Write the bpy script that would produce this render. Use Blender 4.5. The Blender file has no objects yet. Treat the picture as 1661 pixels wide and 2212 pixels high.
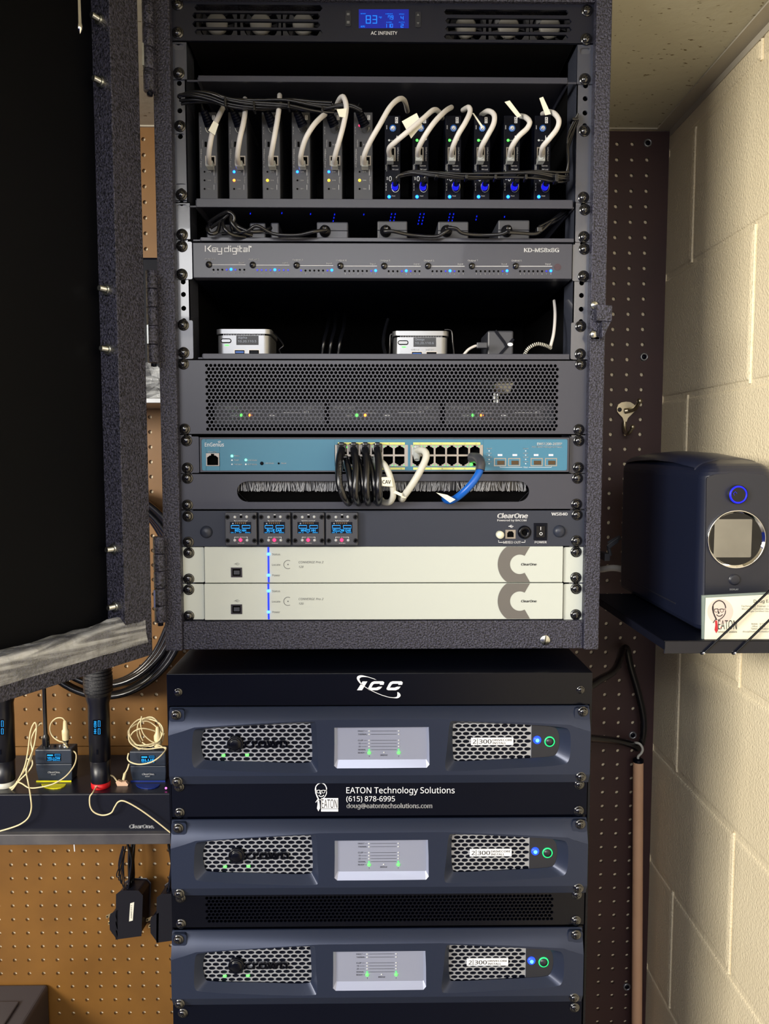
import bpy, math, random
from mathutils import Vector, Matrix
random.seed(7)
SC = bpy.context.scene
COL = SC.collection
PI = math.pi
# ------------------------------------------------------------------ camera, world, lights, exposure
FPX = 1671.85                      # focal length in pixels of the 1661x2212 frame
CAM = Vector((-.00992, -.92027, 1.70))
PITCH, YAW = .0770, .0125
FW = Vector((math.sin(YAW)*math.cos(PITCH), math.cos(YAW)*math.cos(PITCH), -math.sin(PITCH)))
RT = Vector((math.cos(YAW), -math.sin(YAW), 0)); UP = RT.cross(FW)
cam = bpy.data.cameras.new('camera'); camo = bpy.data.objects.new('camera', cam); COL.objects.link(camo)
camo.location = CAM; camo.rotation_euler = (PI/2-PITCH, 0, -YAW)
cam.sensor_fit = 'VERTICAL'; cam.sensor_height = 24; cam.lens = FPX/2212*24; cam.clip_start = .02
SC.camera = camo
SC.view_settings.view_transform = 'Standard'; SC.view_settings.look = 'None'
SC.view_settings.gamma = 1; SC.view_settings.exposure = 0.0; SC.view_settings.use_curve_mapping = False
w = bpy.data.worlds.new('room_air'); SC.world = w; w.use_nodes = True
w.node_tree.nodes['Background'].inputs[0].default_value = (.04, .07, .45, 1)
w.node_tree.nodes['Background'].inputs[1].default_value = .42
def area(name, loc, rot, sx, sy, power, col):
    l = bpy.data.lights.new(name, 'AREA'); l.shape = 'RECTANGLE'; l.size = sx; l.size_y = sy
    l.energy = power; l.color = col
    o = bpy.data.objects.new(name, l); o.location = loc; o.rotation_euler = rot; COL.objects.link(o); return o
def aim(o, p): o.rotation_euler = (Vector(p)-o.location).to_track_quat('-Z', 'Y').to_euler()
aim(area('room_light', (-.52, -2.1, 2.43), (0, 0, 0), 1.8, .45, 23, (1, .99, .97)), (.1, 0, 1.55))
aim(area('left_room_light', (-2.2, -2.1, 2.10), (0, 0, 0), 1.2, .7, 128, (1, .94, .82)), (.48, .1, 1.5))  # added fill that brightens the right wall, no fixture known there

aim(area('far_room_light', (-.2, -4.0, 1.9), (0, 0, 0), 2.0, 1.0, 14, (1, .96, .88)), (.3, .3, 1.9))  # added frontal fill for the dim corner and ceiling, not a known fixture

# ------------------------------------------------------------------ pixel -> point on a real plane
def ray(px, py): return FW + RT*((px-830.5)/FPX) + UP*((1106-py)/FPX)
def PY(px, py, Y):
    d = ray(px, py); return CAM + d*((Y-CAM.y)/d.y)
def PX(px, py, X):
    d = ray(px, py); return CAM + d*((X-CAM.x)/d.x)
def PZ(px, py, Z):
    d = ray(px, py); return CAM + d*((Z-CAM.z)/d.z)
def px2m(n, Y, py=1000): return (PY(800+n, py, Y)-PY(800, py, Y)).length

# ------------------------------------------------------------------ materials
def lin(c):
    c = c/255; return c/12.92 if c <= .04045 else ((c+.055)/1.055)**2.4
def rgb(r, g, b): return (lin(r), lin(g), lin(b), 1)
def mat(name, col, rough=.5, metal=0, emit=None, es=0, bump=None, spec=.5, coat=0, noise=None, alpha=1, trans=0):
    m = bpy.data.materials.new(name); m.use_nodes = True; nt = m.node_tree; b = nt.nodes['Principled BSDF']
    b.inputs['Base Color'].default_value = rgb(*col); b.inputs['Roughness'].default_value = rough
    b.inputs['Metallic'].default_value = metal; b.inputs['Specular IOR Level'].default_value = spec
    b.inputs['Coat Weight'].default_value = coat; b.inputs['Alpha'].default_value = alpha
    b.inputs['Transmission Weight'].default_value = trans
    if emit: b.inputs['Emission Color'].default_value = rgb(*emit); b.inputs['Emission Strength'].default_value = es
    if noise or bump: tc = nt.nodes.new('ShaderNodeTexCoord')
    if noise:                                   # (scale, second colour, contrast)
        n = nt.nodes.new('ShaderNodeTexNoise'); n.inputs['Scale'].default_value = noise[0]; n.inputs['Detail'].default_value = 4
        nt.links.new(tc.outputs['Object'], n.inputs['Vector'])
        r = nt.nodes.new('ShaderNodeValToRGB'); r.color_ramp.elements[0].position = .5-noise[2]; r.color_ramp.elements[1].position = .5+noise[2]
        r.color_ramp.elements[0].color = rgb(*col); r.color_ramp.elements[1].color = rgb(*noise[1])
        nt.links.new(n.outputs['Fac'], r.inputs['Fac']); nt.links.new(r.outputs['Color'], b.inputs['Base Color'])
    if bump:                                    # (scale, strength, distance)
        n = nt.nodes.new('ShaderNodeTexNoise'); n.inputs['Scale'].default_value = bump[0]; n.inputs['Detail'].default_value = 3
        nt.links.new(tc.outputs['Object'], n.inputs['Vector'])
        bp = nt.nodes.new('ShaderNodeBump'); bp.inputs['Strength'].default_value = bump[1]; bp.inputs['Distance'].default_value = bump[2]
        nt.links.new(n.outputs['Fac'], bp.inputs['Height']); nt.links.new(bp.outputs['Normal'], b.inputs['Normal'])
    return m
M = {}
M['wall'] = mat('painted_block', (250, 236, 203), .34, bump=(330, .8, .0022), noise=(7, (245, 230, 196), .25))
M['ceil'] = mat('ceiling_tile', (205, 200, 178), .9, bump=(60, .3, .002))
M['trim'] = mat('trim_paint', (190, 182, 165), .5)
M['floor'] = mat('floor_tile', (110, 105, 98), .4, noise=(3, (96, 92, 86), .3))
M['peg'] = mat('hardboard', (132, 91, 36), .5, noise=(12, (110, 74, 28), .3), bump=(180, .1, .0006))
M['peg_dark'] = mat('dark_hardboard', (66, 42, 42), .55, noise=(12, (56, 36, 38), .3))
M['cab'] = mat('textured_black_paint', (66, 66, 84), .4, noise=(480, (17, 17, 27), .10), bump=(520, 1.0, .0018))
M['cab_in'] = mat('cabinet_inside', (4, 4, 7), .8, spec=.2)
M['blk'] = mat('black_steel', (6, 9, 22), .42, spec=.13)
M['blkg'] = mat('gloss_black_steel', (4, 6, 16), .26, spec=.3)
M['sat'] = mat('satin_grey_steel', (56, 58, 71), .36, spec=.5, coat=.08, bump=(900, .05, .0004))
M['graphite'] = mat('graphite_steel', (58, 60, 68), .4, spec=.55)
M['vertrail'] = mat('rail_steel', (70, 74, 88), .27, spec=1, coat=.8)
M['screw'] = mat('black_screw', (14, 14, 17), .18, spec=.8, coat=.6)
M['earm'] = mat('ear_steel', (56, 61, 78), .27, spec=1, coat=.8)
M['hole'] = mat('dark_void', (3, 3, 4), .9, spec=.1)
M['zinc'] = mat('zinc_metal', (205, 208, 205), .25, metal=1)
M['chrome'] = mat('chrome_metal', (235, 235, 235), .06, metal=1)
M['nickel'] = mat('nickel_metal', (200, 190, 165), .35, metal=1)
M['white'] = mat('white_print', (238, 240, 245), .6)
M['ink'] = mat('dark_print', (38, 38, 42), .6)
M['greyink'] = mat('grey_print', (96, 98, 100), .6)
M['cream'] = mat('cream_face', (196, 202, 196), .42, bump=(1400, .06, .0003))
M['cgrey'] = mat('grey_logo_print', (104, 101, 98), .5)
M['amp'] = mat('amp_plastic', (40, 48, 69), .35, metal=.35, bump=(1500, .08, .0003))
M['ampdark'] = mat('amp_dark_plastic', (34, 36, 44), .4)
M['grille'] = mat('silver_grille', (182, 187, 197), .35, metal=.6)
M['silver'] = mat('silver_window', (148, 154, 176), .3, metal=.25)
M['pcb'] = mat('green_board', (14, 60, 40), .4)
M['teal'] = mat('teal_face', (62, 122, 152), .4, bump=(900, .08, .0003))
M['portm'] = mat('port_metal', (165, 158, 150), .3, metal=.7)
M['yellow'] = mat('yellow_print', (228, 226, 130), .5)
M['cgray'] = mat('grey_cable', (214, 211, 209), .45)
M['cwhite'] = mat('white_cable', (205, 205, 196), .4)
M['cblue'] = mat('blue_cable', (10, 92, 190), .35)
M['cblack'] = mat('black_cable', (16, 17, 22), .22, spec=.7)
M['ccream'] = mat('cream_cable', (228, 212, 168), .4)
M['tag'] = mat('cable_tag', (232, 230, 214), .5)
M['clear'] = mat('clear_plug', (200, 205, 205), .15, alpha=.55)
M['bristle'] = mat('brush_bristle', (150, 152, 158), .4)
M['alu'] = mat('brushed_aluminium', (152, 154, 158), .35, metal=.75)
M['glass'] = mat('tinted_panel', (3, 4, 9), .5, spec=.1, noise=(5, (2, 3, 7), .3))
M['wrap'] = mat('clear_film', (225, 228, 232), .16, alpha=.34, bump=(60, .9, .006))
M['dev'] = mat('device_plastic', (22, 27, 46), .32, spec=.7, bump=(2200, .12, .0003))
M['devf'] = mat('device_front', (37, 39, 49), .35)
M['screen'] = mat('dull_screen', (138, 134, 122), .25, noise=(20, (112, 108, 98), .3))
M['acry'] = mat('acrylic_edge', (150, 165, 160), .15, alpha=.6)
M['card'] = mat('card_paper', (242, 238, 216), .6)
M['pink'] = mat('pink_print', (222, 200, 190), .6)
M['red'] = mat('red_print', (190, 40, 50), .6)
M['wood'] = mat('bare_wood', (240, 196, 160), .5, noise=(9, (226, 176, 138), .3))
M['slab'] = mat('worn_laminate', (92, 90, 92), .45, noise=(14, (58, 57, 64), .2))
M['navy'] = mat('dark_navy_plastic', (16, 19, 32), .32)
M['mic'] = mat('mic_body', (17, 18, 28), .36)
M['brown'] = mat('copper_shine', (86, 70, 52), .3, metal=.7)
M['yel'] = mat('yellow_plastic', (225, 220, 20), .4)
M['redp'] = mat('red_plastic', (205, 20, 28), .4)
M['bluep'] = mat('blue_plastic', (14, 40, 120), .4)
M['skin'] = mat('pink_capsule', (214, 178, 150), .5)
M['fanhub'] = mat('fan_hub', (112, 110, 106), .5)
M['fan'] = mat('fan_plastic', (46, 46, 50), .5)
M['trans'] = mat('clear_button', (190, 195, 200), .2)
M['wspanel'] = mat('receiver_panel', (44, 49, 63), .40, spec=.4, bump=(1500, .06, .0003))
M['fanface'] = mat('fan_panel_black', (20, 23, 38), .34, spec=.5)
M['dkgrey'] = mat('dark_grey_shell', (66, 64, 70), .45)
M['pack'] = mat('pack_plastic', (44, 52, 66), .4)
M['brass_prong'] = mat('prong_metal', (226, 205, 160), .3, metal=.9)
M['mesh_black'] = mat('black_mesh', (24, 25, 30), .3, bump=(900, .9, .0012), spec=.7)
def led(name, c, s): M[name] = mat('lit_'+name, (5, 5, 5), .4, emit=c, es=s)
led('Lpink', (255, 90, 200), 4); led('Lglow', (30, 70, 230), 2.4); led('Lamberdim', (150, 110, 60), 1)
M['red_window'] = mat('sensor_red', (52, 24, 44), .1); M['trans_w'] = mat('cream_knob', (226, 226, 206), .35); M['port_dark'] = mat('port_dark_metal', (70, 66, 70), .3, metal=.5)
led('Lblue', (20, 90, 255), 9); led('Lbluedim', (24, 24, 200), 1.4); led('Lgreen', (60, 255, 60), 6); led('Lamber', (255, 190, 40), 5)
led('Lorange', (255, 110, 40), 6); led('Lred', (255, 30, 70), 6); led('Loled', (30, 150, 225), 2.0); led('Llcd', (14, 40, 190), .62)
led('Lseg', (20, 130, 255), 1.3); led('Lwhiteblue', (70, 160, 255), 5); led('Lring', (30, 210, 110), 2.2); led('Lbar', (10, 50, 255), 1.5)
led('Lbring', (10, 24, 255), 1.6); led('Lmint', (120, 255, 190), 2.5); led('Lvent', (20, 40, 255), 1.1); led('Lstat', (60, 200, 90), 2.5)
led('Lwhite', (210, 215, 225), .55)
M['oledbg'] = mat('dark_screen', (4, 6, 12), .15)

# ------------------------------------------------------------------ mesh builder
def catmull(pts, n=6):
    P = [Vector(p) for p in pts]; 
    if len(P) < 3: return P
    out = []
    for i in range(len(P)-1):
        p0 = P[max(i-1, 0)]; p1 = P[i]; p2 = P[i+1]; p3 = P[min(i+2, len(P)-1)]
        for k in range(n):
            t = k/n; out.append(.5*((2*p1)+(p2-p0)*t+(2*p0-5*p1+4*p2-p3)*t*t+(3*p1-p0-3*p2+p3)*t**3))
    out.append(P[-1]); return out
_glyph = {}
FONT = None; CAPH = [.69]
try:
    import os
    FONT = bpy.data.fonts.load(os.path.join(bpy.utils.system_resource('DATAFILES'), 'fonts', 'NotoSansHebrew-Regular.woff2'))
except Exception: FONT = None
def glyphs(s, bold):
    k = (s, bold)
    if k not in _glyph:
        c = bpy.data.curves.new('t', 'FONT'); c.body = s; c.size = 1; c.resolution_u = 2; c.fill_mode = 'FRONT'
        if FONT: c.font = FONT
        o = bpy.data.objects.new('t', c); COL.objects.link(o)
        dg = bpy.context.evaluated_depsgraph_get(); me = o.evaluated_get(dg).to_mesh()
        vs = [v.co.copy() for v in me.vertices]; fs = [tuple(p.vertices) for p in me.polygons]
        o.evaluated_get(dg).to_mesh_clear(); bpy.data.objects.remove(o); bpy.data.curves.remove(c)
        if s != 'H': glyphs('H', 0)
        else: CAPH[0] = max(v.y for v in vs)
        for v in vs: v *= .69/CAPH[0]
        if bold >= .01:                            # heavier strokes: the same letters laid side by side
            n = len(vs); V0, F0 = list(vs), list(fs)
            for j, (ox, oy) in enumerate(((bold, 0), (-bold, 0), (0, bold*.6), (0, -bold*.6))):
                vs = vs+[v+Vector((ox, oy, 0)) for v in V0]; fs = fs+[tuple(i+n*(j+1) for i in f) for f in F0]
        _glyph[k] = (vs, fs)
    return _glyph[k]
def isect_ray(c, ang, poly):
    dx, dz = math.cos(ang), math.sin(ang); best = None
    for i in range(len(poly)):
        ax, az = poly[i]; bx, bz = poly[(i+1) % len(poly)]
        ex, ez = bx-ax, bz-az; den = dx*ez-dz*ex
        if abs(den) < 1e-12: continue
        t = ((ax-c[0])*ez-(az-c[1])*ex)/den; s = ((ax-c[0])*dz-(az-c[1])*dx)/den
        if t > 0 and -1e-6 <= s <= 1+1e-6: best = t if best is None else max(best, t)
    return (c[0]+dx*best, c[1]+dz*best) if best else c
def circ(cx, cz, rx, rz=None, n=12, ph=0):
    rz = rz or rx; return [(cx+rx*math.cos(ph+2*PI*i/n), cz+rz*math.sin(ph+2*PI*i/n)) for i in range(n)]
def rrect(x0, x1, z0, z1, r, n=4):
    out = []
    for cx, cz, a in ((x1-r, z1-r, 0), (x0+r, z1-r, PI/2), (x0+r, z0+r, PI), (x1-r, z0+r, 1.5*PI)):
        out += [(cx+r*math.cos(a+PI/2*i/n), cz+r*math.sin(a+PI/2*i/n)) for i in range(n+1)]
    return out
class MB:
    def __init__(s): s.v = []; s.f = []; s.m = []; s.ms = []; s.sm = []
    def mi(s, m):
        m = M[m]
        if m not in s.ms: s.ms.append(m)
        return s.ms.index(m)
    def add(s, vs, fs, m, smooth=False):
        o = len(s.v); k = s.mi(m); s.v += [Vector(v) for v in vs]
        for f in fs: s.f.append(tuple(o+i for i in f)); s.m.append(k); s.sm.append(smooth)
        return s
    def box(s, x0, x1, y0, y1, z0, z1, m):
        vs = [(x, y, z) for x in (x0, x1) for y in (y0, y1) for z in (z0, z1)]
        return s.add(vs, [(0, 1, 3, 2), (4, 6, 7, 5), (0, 4, 5, 1), (2, 3, 7, 6), (0, 2, 6, 4), (1, 5, 7, 3)], m)
    def hexa(s, f4, b4, m):                     # front quad and back quad, same order
        return s.add(list(f4)+list(b4), [(0, 1, 2, 3), (7, 6, 5, 4), (0, 4, 5, 1), (1, 5, 6, 2), (2, 6, 7, 3), (3, 7, 4, 0)], m)
    def pbox(s, x0, x1, y0, y1, Y, dep, m):    # box whose front face is the pixel rectangle on plane Y
        a = PY(x0, (y0+y1)/2, Y).x; b = PY(x1, (y0+y1)/2, Y).x
        c = PY((x0+x1)/2, y1, Y).z; d = PY((x0+x1)/2, y0, Y).z
        return s.box(a, b, Y, Y+dep, c, d, m)
    def cyl(s, p0, p1, r0, r1, m, n=16, caps=True, smooth=True):
        p0 = Vector(p0); p1 = Vector(p1); d = (p1-p0).normalized(); a = d.orthogonal().normalized(); b = d.cross(a)
        vs = []
        for p, r in ((p0, r0), (p1, r1)):
            vs += [p+(a*math.cos(2*PI*i/n)+b*math.sin(2*PI*i/n))*r for i in range(n)]
        s.add(vs, [(i, (i+1) % n, n+(i+1) % n, n+i) for i in range(n)], m, smooth)
        if caps: s.add(vs, [tuple(range(n-1, -1, -1)), tuple(range(n, 2*n))], m)
        return s
    def lathe(s, p, axis, prof, m, n=20, smooth=True):   # prof: (radius, height along axis)
        p = Vector(p); d = Vector(axis).normalized(); a = d.orthogonal().normalized(); b = d.cross(a); vs = []
        for r, h in prof: vs += [p+d*h+(a*math.cos(2*PI*i/n)+b*math.sin(2*PI*i/n))*max(r, 1e-5) for i in range(n)]
        fs = [(j*n+i, j*n+(i+1) % n, (j+1)*n+(i+1) % n, (j+1)*n+i) for j in range(len(prof)-1) for i in range(n)]
        return s.add(vs, fs, m, smooth)
    def tube(s, pts, r, m, n=8, sub=6, rad=None):
        P = catmull(pts, sub); k = len(P); T = [(P[min(i+1, k-1)]-P[max(i-1, 0)]).normalized() for i in range(k)]
        a = T[0].orthogonal().normalized(); vs = []
        for i in range(k):
            a = (a-T[i]*a.dot(T[i])).normalized(); b = T[i].cross(a); rr = rad(i/(k-1)) if rad else r
            vs += [P[i]+(a*math.cos(2*PI*j/n)+b*math.sin(2*PI*j/n))*rr for j in range(n)]
        fs = [(i*n+j, i*n+(j+1) % n, (i+1)*n+(j+1) % n, (i+1)*n+j) for i in range(k-1) for j in range(n)]
        s.add(vs, fs, m, True); return s.add(vs, [tuple(range(n-1, -1, -1)), tuple(range((k-1)*n, k*n))], m)
    def ptube(s, pts, r, m, **k): return s.tube([PY(*p) for p in pts], r, m, **k)
    def plate(s, outer, inner, y, m, back=None, wall=True):   # flat ring between two star-shaped loops in the XZ plane
        c = (sum(p[0] for p in inner)/len(inner), sum(p[1] for p in inner)/len(inner))
        an = sorted(set(round(math.atan2(p[1]-c[1], p[0]-c[0]), 6) for p in list(outer)+list(inner)))
        an = [a for i, a in enumerate(an) if i == 0 or a-an[i-1] > 1e-4]
        fy = y if callable(y) else (lambda x, z: y)
        O = [isect_ray(c, a, outer) for a in an]; I = [isect_ray(c, a, inner) for a in an]; n = len(an)
        vs = [(p[0], fy(*p), p[1]) for p in O]+[(p[0], fy(*p), p[1]) for p in I]
        s.add(vs, [(i, (i+1) % n, n+(i+1) % n, n+i) for i in range(n)], m)
        if back is not None:
            vs = [(p[0], fy(*p), p[1]) for p in I]+[(p[0], fy(*p)+back, p[1]) for p in I]
            s.add(vs, [(i, (i+1) % n, n+(i+1) % n, n+i) for i in range(n)], m)
        return s
    def loopwall(s, L0, L1, m, smooth=False):   # band between two 3D loops of equal length
        n = len(L0); return s.add(list(L0)+list(L1), [(i, (i+1) % n, n+(i+1) % n, n+i) for i in range(n)], m, smooth)
    def prism(s, loop, y0, y1, m, smooth=False): # extrude a loop in XZ along Y
        n = len(loop); vs = [(x, y0, z) for x, z in loop]+[(x, y1, z) for x, z in loop]
        s.add(vs, [(i, (i+1) % n, n+(i+1) % n, n+i) for i in range(n)], m, smooth)
        return s.add(vs, [tuple(range(n-1, -1, -1)), tuple(range(n, 2*n))], m)
    def poly(s, pts, Y, m):                     # flat print: polygon in pixels on plane Y
        return s.add([PY(x, y, Y) for x, y in pts], [tuple(range(len(pts)))], m)
    def rect(s, x0, x1, y0, y1, Y, m): return s.poly([(x0, y0), (x1, y0), (x1, y1), (x0, y1)], Y, m)
    def disc(s, x, y, r, Y, m, n=14, ry=None):
        return s.poly([(x+r*math.cos(2*PI*i/n), y+(ry or r)*math.sin(2*PI*i/n)) for i in range(n)], Y, m)
    def stroke(s, pts, wd, Y, m, sub=1, closed=False):
        P = [Vector((p[0], p[1], 0)) for p in pts]
        if sub > 1: P = catmull(P, sub)
        n = len(P); vs = []
        for i in range(n):
            t = (P[min(i+1, n-1)]-P[max(i-1, 0)]); t.normalize(); nn = Vector((-t.y, t.x, 0))
            ww = wd(i/(n-1)) if callable(wd) else wd
            a = P[i]+nn*ww/2; b = P[i]-nn*ww/2; vs += [PY(a.x, a.y, Y), PY(b.x, b.y, Y)]
        return s.add(vs, [(2*i, 2*i+1, 2*i+3, 2*i+2) for i in range(n-1)], m)
    def arc(s, cx, cy, r, wd, Y, m, a0=0, a1=360, n=28, ry=None):
        ry = ry or r
        return s.stroke([(cx+r*math.cos(math.radians(a0+(a1-a0)*i/n)), cy+ry*math.sin(math.radians(a0+(a1-a0)*i/n))) for i in range(n+1)], wd, Y, m)
    def text(s, body, x0, x1, yb, cap, Y, m, bold=.0, shear=0, rot=0, dep=0, fit=True):
        vs, fs = glyphs(body, bold); 
        if not vs: return s
        lo = min(v.x for v in vs); hi = max(v.x for v in vs); sx = (x1-x0)/(hi-lo); sy = cap/.69; out = []
        for v in vs:
            u = (v.x-lo)*sx+v.y*sy*shear; t = v.y*sy
            if rot == 0: q = (x0+u, yb-t)
            elif rot == -90: q = (x0+t, yb+u)          # reads downwards, x0 is the baseline
            else: q = (x0-t, yb-u)
            out.append(q)
        s.add([PY(q[0], q[1], Y) for q in out], fs, m)
        if dep:
            s.add([PY(q[0], q[1], Y)+Vector((0, dep, 0)) for q in out], fs, m)
            from collections import Counter
            ed = Counter(); 
            for f in fs:
                for i in range(len(f)): ed[tuple(sorted((f[i], f[(i+1) % len(f)])))] += 1
            be = [e for e, c in ed.items() if c == 1]
            V = [PY(q[0], q[1], Y) for q in out]
            for a, b in be: s.add([V[a], V[b], V[b]+Vector((0, dep, 0)), V[a]+Vector((0, dep, 0))], [(0, 1, 2, 3)], m)
        return s
    def vtext(s, body, x, y0, y1, cap, Y, m, bold=0):      # rotated text reading down between y0 and y1, baseline at x (left side of letters)
        vs, fs = glyphs(body, bold); lo = min(v.x for v in vs); hi = max(v.x for v in vs); sx = (y1-y0)/(hi-lo); sy = cap/.69
        return s.add([PY(x+v.y*sy, y0+(v.x-lo)*sx, Y) for v in vs], fs, m)
    def build(s, name, parent=None, bevel=0, seg=2, loc=None, weld=False):
        me = bpy.data.meshes.new(name); L = Vector(loc) if loc is not None else (Vector(wl(parent)) if parent else Vector((0, 0, 0)))
        me.from_pydata([v-L for v in s.v], [], s.f)
        for m in s.ms: me.materials.append(m)
        me.polygons.foreach_set('material_index', s.m); me.polygons.foreach_set('use_smooth', s.sm)
        me.validate(); me.update()
        o = bpy.data.objects.new(name, me); COL.objects.link(o)
        if parent: o.parent = parent
        if loc is not None: o.location = L - (Vector(wl(parent)) if parent else Vector((0, 0, 0)))
        if bevel:
            b = o.modifiers.new('bevel', 'BEVEL'); b.width = bevel; b.segments = seg; b.limit_method = 'ANGLE'; b.angle_limit = .6
            b.harden_normals = False
        return o
def wl(o):
    p = Vector(o.location)
    while o.parent: o = o.parent; p = p+o.location
    return p
def thing(name, label, cat, loc, group=None):
    o = bpy.data.objects.new(name, None); COL.objects.link(o); o.location = loc; o.empty_display_size = .02
    o['label'] = label; o['category'] = cat
    if group: o['group'] = group
    return o
def tag(o, label, cat, group=None):
    o['label'] = label; o['category'] = cat
    if group: o['group'] = group
    return o
def struct(o, label):
    o['kind'] = 'structure'; o['label'] = label; return o
def lab(o, l): o['label'] = l; return o
def perf(mb, x0, x1, z0, z1, cols, rows, y, thick, m, rx, rz, stag=True, n=10):
    pw = (x1-x0)/(cols+(.5 if stag else 0)); ph = (z1-z0)/rows
    for j in range(rows):
        off = pw/2 if (stag and j % 2) else 0; b0 = z1-(j+1)*ph; b1 = z1-j*ph
        for i in range(cols):
            a = x0+off+i*pw
            mb.plate([(a, b0), (a+pw, b0), (a+pw, b1), (a, b1)], circ(a+pw/2, (b0+b1)/2, rx, rz, n), y, m, back=thick)
        if stag:
            a, b = (x0, x0+pw/2) if off else (x1-pw/2, x1)
            mb.add([(a, y, b0), (b, y, b0), (b, y, b1), (a, y, b1)], [(0, 1, 2, 3)], m)
_m = M['wrap']; _nt = _m.node_tree; _b = _nt.nodes['Principled BSDF']; _tc = _nt.nodes.new('ShaderNodeTexCoord'); _mp = _nt.nodes.new('ShaderNodeMapping'); _mp.inputs['Scale'].default_value = (3, 3, 40)
_n = _nt.nodes.new('ShaderNodeTexNoise'); _n.inputs['Scale'].default_value = 2.2; _n.inputs['Detail'].default_value = 5; _n.inputs['Distortion'].default_value = 1.2; _r = _nt.nodes.new('ShaderNodeMapRange')
_r.inputs[1].default_value = .42; _r.inputs[2].default_value = .66; _r.inputs[3].default_value = .16; _r.inputs[4].default_value = .70
_nt.links.new(_tc.outputs['Object'], _mp.inputs['Vector']); _nt.links.new(_mp.outputs['Vector'], _n.inputs['Vector']); _nt.links.new(_n.outputs['Fac'], _r.inputs[0]); _nt.links.new(_r.outputs[0], _b.inputs['Alpha'])
# one rack screw mesh shared by every rack screw
_s = MB()
_s.lathe((0, 0, 0), (0, -1, 0), [(.0066, 0), (.0066, .0009), (.0058, .0013), (.0052, .0014), (.0050, .0024), (.0040, .0036), (.0022, .0043), (0, .0045)], 'screw', n=20)
for a in (PI/4*.6, PI/4*.6+PI/2):
    dx, dz = math.cos(a)*.0024, math.sin(a)*.0024; ex, ez = -math.sin(a)*.0005, math.cos(a)*.0005
    _s.add([(-dx-ex, -.0044, -dz-ez), (dx-ex, -.0044, dz-ez), (dx+ex, -.0044, dz+ez), (-dx+ex, -.0044, -dz+ez)], [(0, 1, 2, 3)], 'hole')
_so = _s.build('rack_screw'); SCREW = _so.data; bpy.data.objects.remove(_so)
def screw(parent, px, py, Y, name='rack_screw', mesh=None, rot=None, sc=1):
    o = bpy.data.objects.new(name, mesh or SCREW); COL.objects.link(o); o.parent = parent
    o.location = PY(px, py, Y)-wl(parent); o.rotation_euler = (0, rot if rot is not None else random.uniform(0, 3), 0); o.scale = (sc, sc, sc); return o
def screws(parent, L, Y):
    for x, y in L: screw(parent, x, y, Y)
# an LED: little dome in pixels
def ledp(mb, x, y, r, Y, m): 
    p = PY(x, y, Y); rr = px2m(r, Y); mb.lathe(p, (0, -1, 0), [(rr, 0), (rr*.85, rr*.4), (rr*.5, rr*.7), (0, rr*.8)], m, n=10)

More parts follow.
